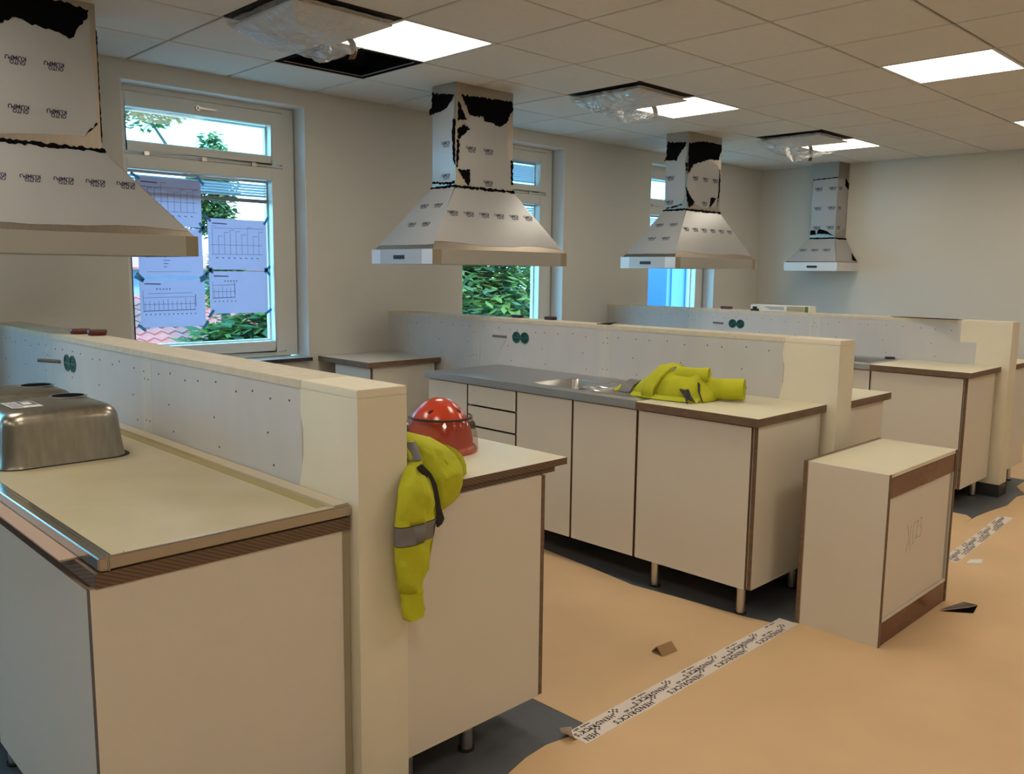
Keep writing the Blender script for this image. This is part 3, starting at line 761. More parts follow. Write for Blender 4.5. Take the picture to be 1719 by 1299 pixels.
# ---- loose drawer unit standing on the paper
bx = thing('loose_cabinet', 'loose white cabinet unit with red-brown bands standing on the floor paper', 'cabinet', (3.69, -3.67, 0.002))
x0, x1, y0, y1, zt = 3.322, 4.062, -3.845, -3.490, 0.706
q = MB()
q.box(x0, x0+.016, y0+.004, y1-.020, 0.002, zt).box(x1-.016, x1, y0+.004, y1-.020, 0.002, zt)
q.box(x0+.016, x1-.016, y0+.030, y1-.020, 0.002, .018).box(x0+.016, x1-.016, y1-.036, y1-.020, .018, zt-.016)
q.build('carcass', M_LAM, bx)
MB().box(x0+.016, x1-.016, y0+.004, y1-.020, zt-.016, zt-.0005).build('top_panel', M_TOP, bx)
MB().box(x0+.018, x1-.018, y0+.003, y0+.016, zt-.098, zt-.018).build('top_rail', M_RED, bx)
MB().box(x0+.018, x1-.018, y0+.003, y0+.016, 0.003, 0.098).build('bottom_rail', M_RED, bx)
q = MB().box(x0+.018, x1-.045, y0+.010, y0+.018, .112, zt-.100); pn = q.build('front_panel', M_LAM, bx)
MB().box(x0+.018, x1-.018, y0+.004, y0+.016, .098, .110).build('ledge', M_LAM, bx)
MB().box(x1-.043, x1-.018, y0+.012, y0+.016, .112, zt-.1).build('side_lip', mat('lip_grey', (0.42, 0.40, 0.34), 0.5), bx)
o = MB().box(x0-.002, x1+.002, y1-.018, y1, 0.002, zt+.002).build('back_panel', [M_LAM, M_EDGE], bx)
for p in o.data.polygons:
    if abs(p.normal.y) < 0.5: p.material_index = 1
for xx in (x0, x1-.016):
    MB().box(xx, xx+.0155, y0, y0+.0038, .002, zt).build('edge_band', M_EDGE, bx)
# pencil scribble on the front panel
def stroke(mb_, pts, fr, wd, h):
    for (a, b) in zip(pts[:-1], pts[1:]):
        d = Vector((b[0]-a[0], b[1]-a[1], 0)); L = d.length; d /= L; nn = Vector((-d.y, d.x, 0))*wd/2
        mb_.add([fr(a[0]+nn.x, a[1]+nn.y, h), fr(b[0]+nn.x, b[1]+nn.y, h), fr(b[0]-nn.x, b[1]-nn.y, h), fr(a[0]-nn.x, a[1]-nn.y, h)], [(3, 2, 1, 0)])
fr = frame((3.56, y0+.010, .36), (1, 0, 0), (0, 0, 1)); q = MB()
for pts in ([(0, .10), (.03, .03), (.045, -.02)], [(.0, -.02), (.02, .03)], [(.035, .05), (.04, .09)], [(.07, .015), (.062, .05), (.075, .09), (.09, .095)],
            [(.06, .0), (.085, .012)], [(.10, .09), (.12, .095), (.105, .06), (.10, .02), (.125, .025)], [(.135, .10), (.155, .10), (.145, .065), (.16, .05), (.15, .02), (.135, .02)]):
    stroke(q, pts, fr, 0.0032, 0.0006)
q.build('pencil_mark', mat('pencil', (0.30, 0.25, 0.18), 0.8), pn)

# ================================================================== EXTRACTOR HOODS
def pyramid_frames(x0, x1, y0, y1, zb, X0, X1, Y0, Y1, zt):
    """frames of the four sloped sides. bottom rect x0..y1 at zb, top rect at zt"""
    out = {}
    def mk(p, q, r_, s):   # bottom left, bottom right, top right, top left seen from outside
        p, q, r_, s = map(Vector, (p, q, r_, s)); u = (q-p).normalized()
        v = (s-p) - u*((s-p).dot(u)); H = v.length; v.normalize()
        f = frame(p, u, v); L = (q-p).length
        return f, [(0, 0), (L, 0), ((r_-p).dot(u), H), ((s-p).dot(u), H)]
    out['-y'] = mk((x0, y0, zb), (x1, y0, zb), (X1, Y0, zt), (X0, Y0, zt))
    out['-x'] = mk((x0, y1, zb), (x0, y0, zb), (X0, Y0, zt), (X0, Y1, zt))
    out['+x'] = mk((x1, y0, zb), (x1, y1, zb), (X1, Y1, zt), (X1, Y0, zt))
    out['+y'] = mk((x1, y1, zb), (x0, y1, zb), (X0, Y1, zt), (X1, Y1, zt))
    return out

def film_part(root, poly, fr, name='film', m=None, h=0.0016, logos=None, seed=0, rag=0.004, k=1.0, step=0.018, curl=0.0):
    P = ragged(poly, step, rag, seed)
    o = MB().sheet(P, fr, 0.0006, h).build(name, m or M_FILM, root)
    if logos:
        (u0, v0, du, dv) = logos; us = [p[0] for p in poly]; vs_ = [p[1] for p in poly]
        i0 = int((min(us)-u0)/du)-1
        for j in range(-20, 21):
            for i in range(i0, i0+40):
                u, v = u0+i*du, v0+j*dv
                if v < min(vs_) or v > max(vs_) or u > max(us)+.1: continue
                if all(pip((u+a, v+b), P) for a in (-.040*k, .040*k) for b in (-.02*k, .02*k)): q = MB(); logo(q, fr, u, v, h+0.0006, k); q.build('film_print', M_INK, o)
    return o

def hood(name, label, cx, cy, hx, hy, zb, rim, zt, chx, chy, sides, chim, wall=None):
    """rim box, sloped canopy, chimney; chim: dict face -> list of (kind, polygon in face u,z)"""
    root = thing(name, label, 'extractor hood', (cx, cy, zb), None)
    x0, x1, y0, y1 = cx-hx, cx+hx, cy-hy, cy+hy
    X0, X1, Y0, Y1 = cx-chx, cx+chx, cy-chy, cy+chy
    if wall: X1 = x1; chc = None
    zr = zb+rim
    # rim: hollow frame with filter plate
    q = MB(); t = 0.02
    q.box(x0, x1, y0, y0+t, zb, zr).box(x0, x1, y1-t, y1, zb, zr).box(x0, x0+t, y0+t, y1-t, zb, zr).box(x1-t, x1, y0+t, y1-t, zb, zr)
    ri = q.build('rim', mat('hood_rim', (0.50, 0.49, 0.47), 0.34, 1.0, noise_amt=0.06, noise_scale=8), root)
    MB().box(x0+t, x1-t, y0+t, y1-t, zb+.03, zb+.04).build('grease_filter', M_STEEL, root)
    # canopy
    i = 0.012
    q = MB().loft([[(x0+i, y0+i, zr), (x1-(0 if wall else i), y0+i, zr), (x1-(0 if wall else i), y1-i, zr), (x0+i, y1-i, zr)], [(X0, Y0, zt), (X1, Y0, zt), (X1, Y1, zt), (X0, Y1, zt)]])
    q.build('canopy', M_STEELW, root)
    q = MB().box(X0, X1, Y0, Y1, zt, ZC-0.0065); q.build('chimney', M_STEELW, root)
    pf = pyramid_frames(x0+i, x1-(0 if wall else i), y0+i, y1-i, zr, X0, X1, Y0, Y1, zt)
    for s_ in sides:
        f, pl = pf[s_]; H = pl[2][1]; L = pl[1][0]
        sl = lambda v: (pl[3][0]*v/H, L-(L-pl[2][0])*v/H)
        lo, hi = 0.030, H-0.006
        if s_ == '-y':
            bot = [(sl(lo)[0]+.004 + (sl(lo)[1]-sl(lo)[0]-.008)*k/10, lo+0.012*math.sin(k*0.9+1)+(0.010 if k < 6 else 0)) for k in range(11)]
        else:
            lo = 0.034; bot = [(sl(lo)[0]+.004, lo), (sl(lo)[1]-.002, lo)]
        poly = bot + [(sl(hi)[1]-.003, hi), (sl(hi)[0]+.003, hi)]
        film_part(root, poly, f, logos=(L*0.5+0.06 if s_ == '-y' else L*0.5-0.07, 0.245 if s_ == '-y' else 0.2, 0.132 if s_ == '-y' else 0.14, 0.20 if s_ == '-y' else 0.155), seed=3, rag=0.0015)
        # black torn line at the top seam
        blk = [(pl[3][0]-.012, H-.012), (pl[2][0]+.016, H-.014), (pl[2][0]+.012, H+.002), (pl[3][0]-.006, H+.003)]
        film_part(root, blk, f, 'film_tear', M_BLACK, h=0.006, seed=11, rag=0.006, step=0.012)
    # chimney film
    faces = {'-y': frame((X0, Y0, 0), (1, 0, 0), (0, 0, 1)), '-x': frame((X0, Y1, 0), (0, -1, 0), (0, 0, 1)), '+x': frame((X1, Y0, 0), (0, 1, 0), (0, 0, 1))}
    for s_, lst in chim.items():
        for n_, (kind, poly, lg) in enumerate(lst):
            if kind == 'film': film_part(root, poly, faces[s_], logos=lg, seed=n_+5, rag=0.0025)
            else: film_part(root, poly, faces[s_], 'film_tear', M_BLACK, h=0.0036, seed=n_+21, rag=0.006, step=0.012)
    # controls and bright film corners on the -x side of the rim
    cy_ = cy+0.02
    MB().box(x0-.003, x0+.001, cy_-.055, cy_+.055, zr-.060, zr-.036).build('control_panel', M_ZIP, root)
    for (ya_, yb_) in ((y0, y0+.10), (y1-.09, y1)): MB().box(x0-.0012, x0-.0002, ya_, yb_, zb+.002, zr-.001).build('corner_film', mat('pale_film', (0.74, 0.76, 0.80), 0.4), root)
    for (xa_, xb_) in ((x0+.001, x0+.07), (x1-.06, x1-.001)): MB().box(xa_, xb_, y0-.0012, y0-.0002, zb+.002, zr-.001).build('corner_shine', mat('tan_shine', (0.25, 0.21, 0.14), 0.45), root)  # tan strips paint the steel shine at the rim corners
    q = MB().box(x0+.07, x1-.06, y0-.0010, y0-.0002, zb+.002, zr-.001); q.build('rim_film', mat('rim_film', (0.34, 0.32, 0.28), 0.5), root)
    q = MB().box(x0-.0010, x0-.0002, y0+.10, y1-.09, zb+.002, zr-.001); q.build('rim_film', mat('rim_film_lit_side', (0.50, 0.51, 0.54), 0.45), root)  # same film, paler and bluer: window light put into the colour
    return root

# measured outlines (crop pixels) -> face coordinates
def mapper(X0, X1, YT0, YT1, YB0, YB1, width, z_top, z_bot):
    def f(pts):
        out = []
        for X, Y in pts:
            t = (X-X0)/(X1-X0); yt = YT0+(YT1-YT0)*t; yb = YB0+(YB1-YB0)*t
            out.append((t*width, z_top-(Y-yt)/(yb-yt)*(z_top-z_bot)))
        return out
    return f
ZT = 2.0; LG = (0.13, 2.235, 0.15, 0.20)
m2y = mapper(415, 1000, 90, 215, 1175, 1225, 0.50, ZC, ZT); m2x = mapper(175, 405, 130, 90, 1170, 1175, 0.225, ZC, ZT)
chim2 = {'-y': [('film', m2y([(470,470),(520,500),(560,450),(690,460),(700,508),(790,525),(870,560),(930,525),(945,600),(935,700),(945,850),(985,1000),(985,1140),(960,1205),(560,1185),(500,1080),(445,985),(455,880),(470,700),(500,640),(560,580)]), LG),
                ('black', m2y([(470,235),(985,310),(1000,380),(930,520),(870,555),(815,550),(790,520),(700,505),(690,455),(600,455),(560,440)]), None),
                ('black', m2y([(440,300),(525,490),(440,500)]), None), ('black', m2y([(432,590),(500,540),(556,580),(480,650),(445,690)]), None),
                ('black', m2y([(430,690),(450,700),(445,870),(436,980),(425,980)]), None), ('black', m2y([(440,1000),(560,1005),(548,1170),(470,1060)]), None),
                ('black', m2y([(985,900),(1003,920),(1003,1160),(985,1150)]), None)],
         '-x': [('film', m2x([(178,425),(280,385),(330,350),(385,270),(395,260),(385,640),(380,900),(398,1000),(395,1130),(370,1140),(178,1105)]), (0.135, 2.262, 0.15, 0.20)),
                ('black', m2x([(172,205),(395,240),(375,270),(330,350),(280,385),(150,425),(150,370),(172,350)]), None),
                ('black', m2x([(385,480),(404,480),(404,960),(385,880),(372,600)]), None), ('black', m2x([(175,1110),(370,1135),(400,1120),(395,1155),(340,1150),(175,1128)]), None)]}
m3y = mapper(500, 965, 20, 100, 1140, 1190, 0.50, ZC, ZT); m3x = mapper(170, 490, 30, 20, 1130, 1140, 0.22, ZC, ZT)
chim3 = {'-y': [('film', m3y([(570,545),(600,490),(750,440),(900,490),(935,560),(945,700),(935,950),(925,1100),(700,1125),(600,1060),(520,900),(495,780),(500,650)]), (0.115, 2.26, 0.15, 0.20)),
                ('black', m3y([(505,205),(600,180),(750,175),(960,215),(960,290),(920,430),(800,420),(620,480),(570,500),(555,545),(505,560)]), None),
                ('black', m3y([(505,560),(550,545),(505,640)]), None), ('black', m3y([(478,820),(520,900),(605,1045),(540,1115),(505,1000)]), None),
                ('black', m3y([(835,970),(910,985),(870,1060),(818,1125)]), None), ('black', m3y([(945,560),(958,700),(955,900),(930,1100),(938,900)]), None)],
         '-x': [('film', m3x([(178,430),(290,425),(330,430),(375,330),(450,210),(470,300),(450,480),(455,700),(460,950),(430,1050),(300,1080),(180,1110)]), (0.05, 2.262, 0.15, 0.20)),
                ('black', m3x([(185,160),(455,190),(430,260),(370,330),(320,440),(290,420),(165,415),(140,430),(180,360)]), None),
                ('black', m3x([(190,1110),(300,1080),(420,1055),(430,1075),(300,1105)]), None), ('black', m3x([(460,470),(484,480),(484,640),(468,560)]), None)]}
def m1y(pts):   # hood 1, crop of 5x
    return [(1.087+X/5*0.0024-0.97, 2.567-0.00245*Y/5+0.00048*X/5) for X, Y in pts]
chim1 = {'-y': [('film', m1y([(-280,190),(-100,200),(0,190),(130,140),(230,190),(450,260),(560,325),(600,310),(640,230),(720,160),(745,80),(745,520),(760,690),(770,800),(760,1060),(660,1180),(300,1130),(0,1100),(-280,1060)]), (0.17, 2.135, 0.15, 0.20)),
                ('black', m1y([(-280,190),(-100,200),(0,190),(130,140),(230,190),(450,260),(560,325),(600,310),(640,230),(720,160),(745,75),(480,0),(100,-70),(-280,-150)]), None),
                ('black', m1y([(660,1178),(765,1065),(770,1085),(700,1140)]), None)],
         '-x': [('film', [(0.01, 2.02), (0.21, 2.02), (0.21, 2.45), (0.01, 2.45)], (0.10, 2.26, 0.15, 0.2))],
         '+x': [('film', [(0.03, 2.03), (0.22, 2.02), (0.22, 2.5), (0.03, 2.5)], None), ('black', [(-.002, 2.03), (0.012, 2.05), (0.016, 2.2), (0.008, 2.3), (0.014, 2.45), (0.012, 2.55), (-.002, 2.5)], None)]}
hood('extractor_hood', 'large film covered steel hood hanging over the near island', 1.220, -0.838, 0.60, 0.305, 1.525, 0.095, ZT, 0.25, 0.1125, ('-y', '-x', '+x'), chim1)
hood('extractor_hood', 'film covered steel hood over the middle island with torn film on its chimney', 3.84, -0.836, 0.592, 0.305, 1.510, 0.09, ZT, 0.25, 0.1125, ('-y', '-x', '+x'), chim2)
hood('extractor_hood', 'film covered steel hood over the far island', 6.36, -0.845, 0.615, 0.275, 1.512, 0.09, ZT, 0.25, 0.11, ('-y', '-x', '+x'), chim3)
chim4 = {'-x': [('film', [(0.0, 1.905), (0.13, 1.915), (0.268, 1.885), (0.268, 2.46), (0.0, 2.46)], (0.065, 2.16, 0.15, 0.20)),
                ('black', [(-.002, 1.89), (0.06, 1.89), (0.055, 1.93), (0.03, 1.94), (0.0, 1.935)], None), ('black', [(0.07, 1.895), (0.15, 1.90), (0.26, 1.875), (0.17, 1.93), (0.10, 1.95), (0.08, 1.935)], None),
                ('black', [(-.004, 2.455), (0.27, 2.465), (0.27, 2.475), (-.004, 2.463)], None)],
         '-y': [('film', [(0.004, 1.90), (0.22, 1.96), (0.225, 2.40), (0.15, 2.46), (0.004, 2.46)], (0.06, 2.16, 0.15, 0.20)), ('black', [(0.16, 2.40), (0.24, 2.36), (0.245, 2.42), (0.17, 2.47)], None)]}
def wall_hood():
    root = thing('wall_hood', 'small film covered steel hood mounted on the far wall', 'extractor hood', (8.72, -0.886, 1.513))
    x0, x1, y0, y1, zb, zr, zt = 8.47, 8.968, -1.178, -0.598, 1.513, 1.600, 1.86
    X0, Y0, Y1 = 8.72, -1.021, -0.751; t = 0.02
    q = MB(); q.box(x0, x1, y0, y0+t, zb, zr).box(x0, x1, y1-t, y1, zb, zr).box(x0, x0+t, y0+t, y1-t, zb, zr).box(x1-t, x1, y0+t, y1-t, zb, zr)
    q.build('rim', mat('wall_hood_rim', (0.66, 0.67, 0.69), 0.45), root)
    MB().box(x0+t, x1-t, y0+t, y1-t, zb+.03, zb+.04).build('grease_filter', M_STEEL, root)
    i = .01
    MB().loft([[(x0+i, y0+i, zr), (x1, y0+i, zr), (x1, y1-i, zr), (x0+i, y1-i, zr)], [(X0, Y0, zt), (x1, Y0, zt), (x1, Y1, zt), (X0, Y1, zt)]]).build('canopy', M_STEELW, root)
    MB().box(X0, x1, Y0, Y1, zt, ZC-.0065).build('chimney', mat('grey_steel_chimney', (0.40, 0.37, 0.34), 0.4, 1.0), root)
    pf = pyramid_frames(x0+i, x1, y0+i, y1-i, zr, X0, x1, Y0, Y1, zt)
    for s_ in ('-x', '-y'):
        f, pl = pf[s_]; H = pl[2][1]; L = pl[1][0]
        poly = [(.01, .012), (L-.01, .012), (pl[2][0], H-.006), (pl[3][0], H-.006)]
        film_part(root, poly, f, logos=(L/2-.02, .17, .13, .3) if s_ == '-x' else None, seed=2, rag=.0015)
        if s_ == '-y':
            film_part(root, [(L-.10, .03), (L-.005, .02), (L-.03, .12)], f, 'film_tear', M_BLACK, h=.004, seed=4)
        film_part(root, [(pl[3][0], H-.022), (pl[2][0], H-.022), (pl[2][0], H-.004), (pl[3][0], H-.004)], f, 'film_tear', M_BLACK, h=.005, seed=6, rag=.004)
    faces = {'-x': frame((X0, Y1, 0), (0, -1, 0), (0, 0, 1)), '-y': frame((X0, Y0, 0), (1, 0, 0), (0, 0, 1))}
    for s_, lst in chim4.items():
        for n_, (kind, poly, lg) in enumerate(lst):
            film_part(root, poly, faces[s_], 'film' if kind == 'film' else 'film_tear', None if kind == 'film' else M_BLACK, h=.0016 if kind == 'film' else .005, logos=lg, seed=n_, rag=.003)
    MB().box(x0-.003, x0, -.965, -.855, zr-.058, zr-.034).build('control_panel', M_ZIP, root)
wall_hood()

# ================================================================== FLOOR PAPER, TAPE, SCRAPS
FP = 0.0016
def paper_sheet(poly, label, seed):
    P = ragged(poly, 0.25, 0.006, seed)
    return tag(MB().sheet(P, lambda u, v, h: Vector((u, v, h)), 0.0002, FP).build('floor_paper', M_PAPER), label, 'floor paper')
aisle = [(XL+.1, YB+.1), (XF-.1, YB+.1), (XF-.1, -3.40), (7.1, -3.40), (6.72, -3.41), (6.60, -3.47), (6.52, -3.53), (6.40, -3.50), (6.1, -3.525), (5.85, -3.49), (5.68, -3.475), (4.60, -3.485), (3.3, -3.49), (2.02, -3.466), (1.95, -3.438), (1.85, -3.418), (1.75, -3.425), (1.654, -3.448), (1.50, -3.52), (1.30, -3.60), (0.8, -3.62), (XL+.1, -3.6)]
paper_sheet(aisle, 'wide brown protective paper covering the aisle floor', 1)
paper_sheet([(2.035, -3.465), (2.6, -3.468), (3.25, -3.470), (3.215, -3.30), (3.16, -2.75), (3.235, -2.1), (3.22, -0.5), (2.04, -0.5), (2.03, -3.18)], 'brown protective paper between the near and the middle island', 2)
paper_sheet([(4.56, -3.478), (5.60, -3.470), (5.66, -3.42), (5.70, -0.5), (4.52, -0.5)], 'brown protective paper between the middle and the far island', 3)
paper_sheet([(6.99, -3.395), (8.85, -3.38), (8.85, -0.4), (6.99, -0.4)], 'brown protective paper beyond the far island', 4)

def tape(p, q, wd, label, up, flip):
    p, q = Vector((*p, 0)), Vector((*q, 0)); d = (q-p).normalized(); n = Vector((-d.y, d.x, 0)); L = (q-p).length
    fr = lambda u, v, h: p + d*u + n*v + Vector((0, 0, h))
    root = MB().sheet(ragged([(0, -wd/2), (L, -wd/2), (L, wd/2), (0, wd/2)], 0.05, 0.0015, 3), fr, FP+.0002, FP+.0009).build('printed_floor_tape', M_WTAPE)
    tag(root, label, 'tape')
    h = FP+.0013; per = 0.30
    HB = MB()
    put_text(HB, 'HEN', fr, 0.045, -wd*0.30, 0.058, 0.025, FP+.0013, math.pi); HB.build('tape_lettering', M_TINK, root)
    k = -1
    while k*per < L+per:
        def T(txt, u, v, w_, ht):
            if u-w_/2 > 0.004 and u+w_/2 < L-.004: (lambda b_: (put_text(b_, txt, fr, u, v, w_, ht, h, math.pi), b_.build('tape_lettering', M_TINK, root)))(MB())
        def diamonds(u, v):
            q_ = MB()
            for i in range(4):
                for j in range(3):
                    if (i+j) % 2 == 0:
                        x, y, s = u+i*.010, v+(j-1)*.009, .0048
                        if .01 < x < L-.01 and abs(y)+s < wd/2: q_.add([fr(x-s, y-s*.8, h), fr(x+s*.6, y-s, h), fr(x+s, y+s*.8, h), fr(x-s*.6, y+s, h)], [(0, 1, 2, 3)])
            if q_.v: q_.build('tape_diamonds', M_TINK, root)
        u = k*per
        un = u+0.145
        T("HENDRICK'S", un+0.12, -wd*0.30, 0.205, 0.025); T('golv ab', un+0.135, -wd*.03, 0.080, 0.016); diamonds(un+0.232, -wd*.06)
        T("HENDRICK'S", u+0.103, wd*0.10, 0.190, 0.023); T('golv ab', u+0.065, wd*.38, 0.080, 0.015); diamonds(u+0.205, wd*.28)
        k += 1
    return root
tape((1.945, -3.458), (3.310, -3.468), 0.088, 'white printed floor tape with black lettering beside the loose cabinet', 1, 1)
tape((4.655, -3.660), (5.800, -3.605), 0.075, 'white printed floor tape running toward the far island', 1, 1)
# curled end of the tape
q = MB(); rings = []
for k in range(7):
    a = k/6*2.6; rings.append([Vector((1.945-.012*math.sin(a)-.004*k, -3.415-.05*u, FP+.001+.016*(1-math.cos(a))+.004*k*u)) for u in (0, 1)] )
vs = [p for r_ in rings for p in r_]; fs = [(2*k, 2*k+1, 2*k+3, 2*k+2) for k in range(6)]
tag(q.add(vs, fs).build('tape_curl', M_WTAPE), 'crumpled curl of white tape at the end of the floor tape', 'tape')
# folded card scrap
fr = frame((2.63, -3.30, FP+.0006), (0.98, -0.12, 0), (0.12, 0.98, 0))
q = MB(); L = 0.085
q.add([fr(0, 0, .001), fr(L, 0, .001), fr(L, .032, .030), fr(0, .032, .030), fr(0, .058, .001), fr(L, .058, .001),
       fr(0, .003, .0), fr(L, .003, .0), fr(L, .032, .027), fr(0, .032, .027), fr(0, .055, .0), fr(L, .055, .0)],
      [(0,1,2,3), (3,2,5,4), (6,9,8,7), (9,10,11,8), (0,3,9,6), (3,4,10,9), (1,7,8,2), (2,8,11,5)])
tag(q.build('card_scrap', M_CARD), 'small folded brown card scrap like a tiny roof on the floor paper', 'card scrap')
def scrap(name, label, pts, zs, m, cat, t=0.002):
    n = len(pts); vs = [(x, y, FP+.0004+z) for (x, y), z in zip(pts, zs)] + [(x, y, FP+.0004+z+t) for (x, y), z in zip(pts, zs)]
    fs = [tuple(range(n-1, -1, -1)), tuple(range(n, 2*n))] + [(i, (i+1) % n, n+(i+1) % n, n+i) for i in range(n)]
    return tag(MB().add(vs, fs).build(name, m), label, cat)
sc = thing('film_scrap', 'torn black and white film scrap beside the loose cabinet', 'film scrap', (3.93, -3.95, 0.002))
q = MB().add([(3.905, -3.868, .004), (4.03, -3.955, .012), (4.045, -3.985, .026), (4.0, -3.94, .040), (3.93, -3.89, .018)], [(0, 1, 4), (1, 2, 3), (1, 3, 4)])
q.build('white_side', M_FILM, sc)
q = MB().add([(3.905, -3.872, .002), (3.99, -3.985, .003), (4.045, -3.985, .024), (4.03, -3.955, .010)], [(0, 1, 3), (1, 2, 3)])
q.build('black_side', M_BLACK, sc)
scrap('paper_scrap', 'tiny white paper scrap near the far floor tape', [(4.68, -3.735), (4.74, -3.79), (4.77, -3.785), (4.73, -3.735)], [0, 0, .012, .008], M_WHITE, 'paper scrap')

# ================================================================== THINGS ON TOP OF THE PARTITIONS
def cap_lid(x, y, z, r, h, label, m):
    root = MB().cyl((x, y, z), (x, y, z+h*0.6), r*0.9, r, n=20)
    root.cyl((x, y, z+h*0.6), (x, y, z+h), r*1.06, r*1.0, n=20)
    return tag(root.build('plastic_tub', m, smooth=True), label, 'tub')
cap_lid(1.290, -1.085, HK+.0005, 0.042, 0.022, 'dark red round plastic tub on the near partition, the one further along', M_DKRED)
cap_lid(1.318, -1.215, HK+.0005, 0.040, 0.024, 'dark red round plastic tub on the near partition, the one nearer the aisle', M_DKRED)
def block(x, y, z, lx, ly, h, label, m, cat='block'):
    return tag(MB().box(x-lx/2, x+lx/2, y-ly/2, y+ly/2, z, z+h).build('wooden_block' if cat == 'block' else cat, m, bevel=0.003), label, cat)
block(3.895, -1.21, HK+.0005, .04, .075, .020, 'small dark brown block on the middle partition above the green sockets', mat('dark_block', (0.045, 0.015, 0.015), 0.4))
block(3.895, -1.50, HK+.0005, .04, .075, .020, 'small dark brown block on the middle partition, past the green sockets', MATS['dark_block'])
scrap2 = tag(MB().add([(3.80, -1.95, HK+.001), (3.86, -1.96, HK+.001), (3.85, -2.06, HK+.012), (3.80, -2.05, HK+.003), (3.80, -1.95, HK+.003), (3.86, -1.96, HK+.003), (3.85, -2.06, HK+.014), (3.80, -2.05, HK+.005)],
    [(0,3,2,1),(4,5,6,7),(0,1,5,4),(1,2,6,5),(2,3,7,6),(3,0,4,7)]).build('film_chip', M_BLACK), 'thin black film chip lying on the middle partition top', 'film chip')
block(6.40, -1.20, HK+.0005, .05, .09, .022, 'dark red brown block lying on the far partition above its sockets', M_DKRED)
# carton on the far partition
ct = thing('carton', 'flat white and green printed carton on the far partition', 'carton', (6.37, -1.72, HK+.0005))
MB().box(6.315, 6.425, -1.985, -1.475, HK+.0005, HK+.050).build('carton_body', M_WHITE, ct, bevel=.002)
MB().box(6.3140, 6.3149, -1.94, -1.795, HK+.006, HK+.045).build('carton_picture', mat('carton_tan', (0.42, 0.36, 0.24), 0.6), ct)
MB().box(6.3138, 6.3149, -1.975, -1.945, HK+.003, HK+.047).build('carton_green_end', mat('carton_green', (0.12, 0.20, 0.02), 0.5), ct)
q = MB()
for k in range(3): q.box(6.3140, 6.3149, -1.77, -1.64+.02*k, HK+.016+.009*k, HK+.020+.009*k)
q.build('carton_print', mat('carton_blue', (0.12, 0.14, 0.24), 0.6), ct)
q = MB().box(6.29, 6.312, -1.555, -1.49, HK+.0005, HK+.016).box(6.295, 6.31, -1.535, -1.505, HK+.016, HK+.036)
tag(q.build('terminal_clip', M_ZIP, bevel=.002), 'small black clip in front of the white carton', 'clip')
# sheet of paper curling over the far partition
n = 10; rows = []
for k in range(n+1):
    v = k/n; y = -2.62-0.46*v
    rows.append([Vector((6.41-0.0*v, y, HK+.002)), Vector((6.36, y, HK+.003)), Vector((6.285, y, HK+.003+.004*v)), Vector((6.285-.05*v-.07*v*v, y-.03*v, HK+.006+.016*v-.010*v*v))])
vs = [p for r_ in rows for p in r_]; fs = [(k*4+i, k*4+i+1, (k+1)*4+i+1, (k+1)*4+i) for k in range(n) for i in range(3)]
tag(MB().add(vs, fs).build('paper_sheet', M_WHITE, smooth=True), 'white paper sheet overhanging the far partition edge', 'paper')

# ================================================================== DRAWINGS TAPED ON THE WINDOW
PY = 0.1095
papers = [('drawing with a row of cabinets, top one on the window', (2.037, 2.438, 1.722, 2.010), 1), ('drawing half hidden by the near hood, middle one', (2.036, 2.437, 1.416, 1.714), 2),
          ('floor plan drawing at the lower left of the window glass', (2.033, 2.440, 1.108, 1.403), 3), ('elevation drawing at the upper right of the window glass', (2.474, 2.880, 1.463, 1.785), 4),
          ('floor plan drawing at the lower right of the window glass', (2.474, 2.880, 1.181, 1.452), 5)]
papers[0] = ('wall elevation drawing taped just below the blind on the glass', papers[0][1], 1)
papers[1] = ('drawing taped between the top and the lowest drawing, partly behind the hood', papers[1][1], 2)
papers[2] = ('floor plan drawing taped lowest beside the red roof view', papers[2][1], 3)
papers[3] = ('elevation drawing taped beside the others under a strip of sky', papers[3][1], 4)
papers[4] = ('floor plan drawing taped just above the shrub leaves', papers[4][1], 5)
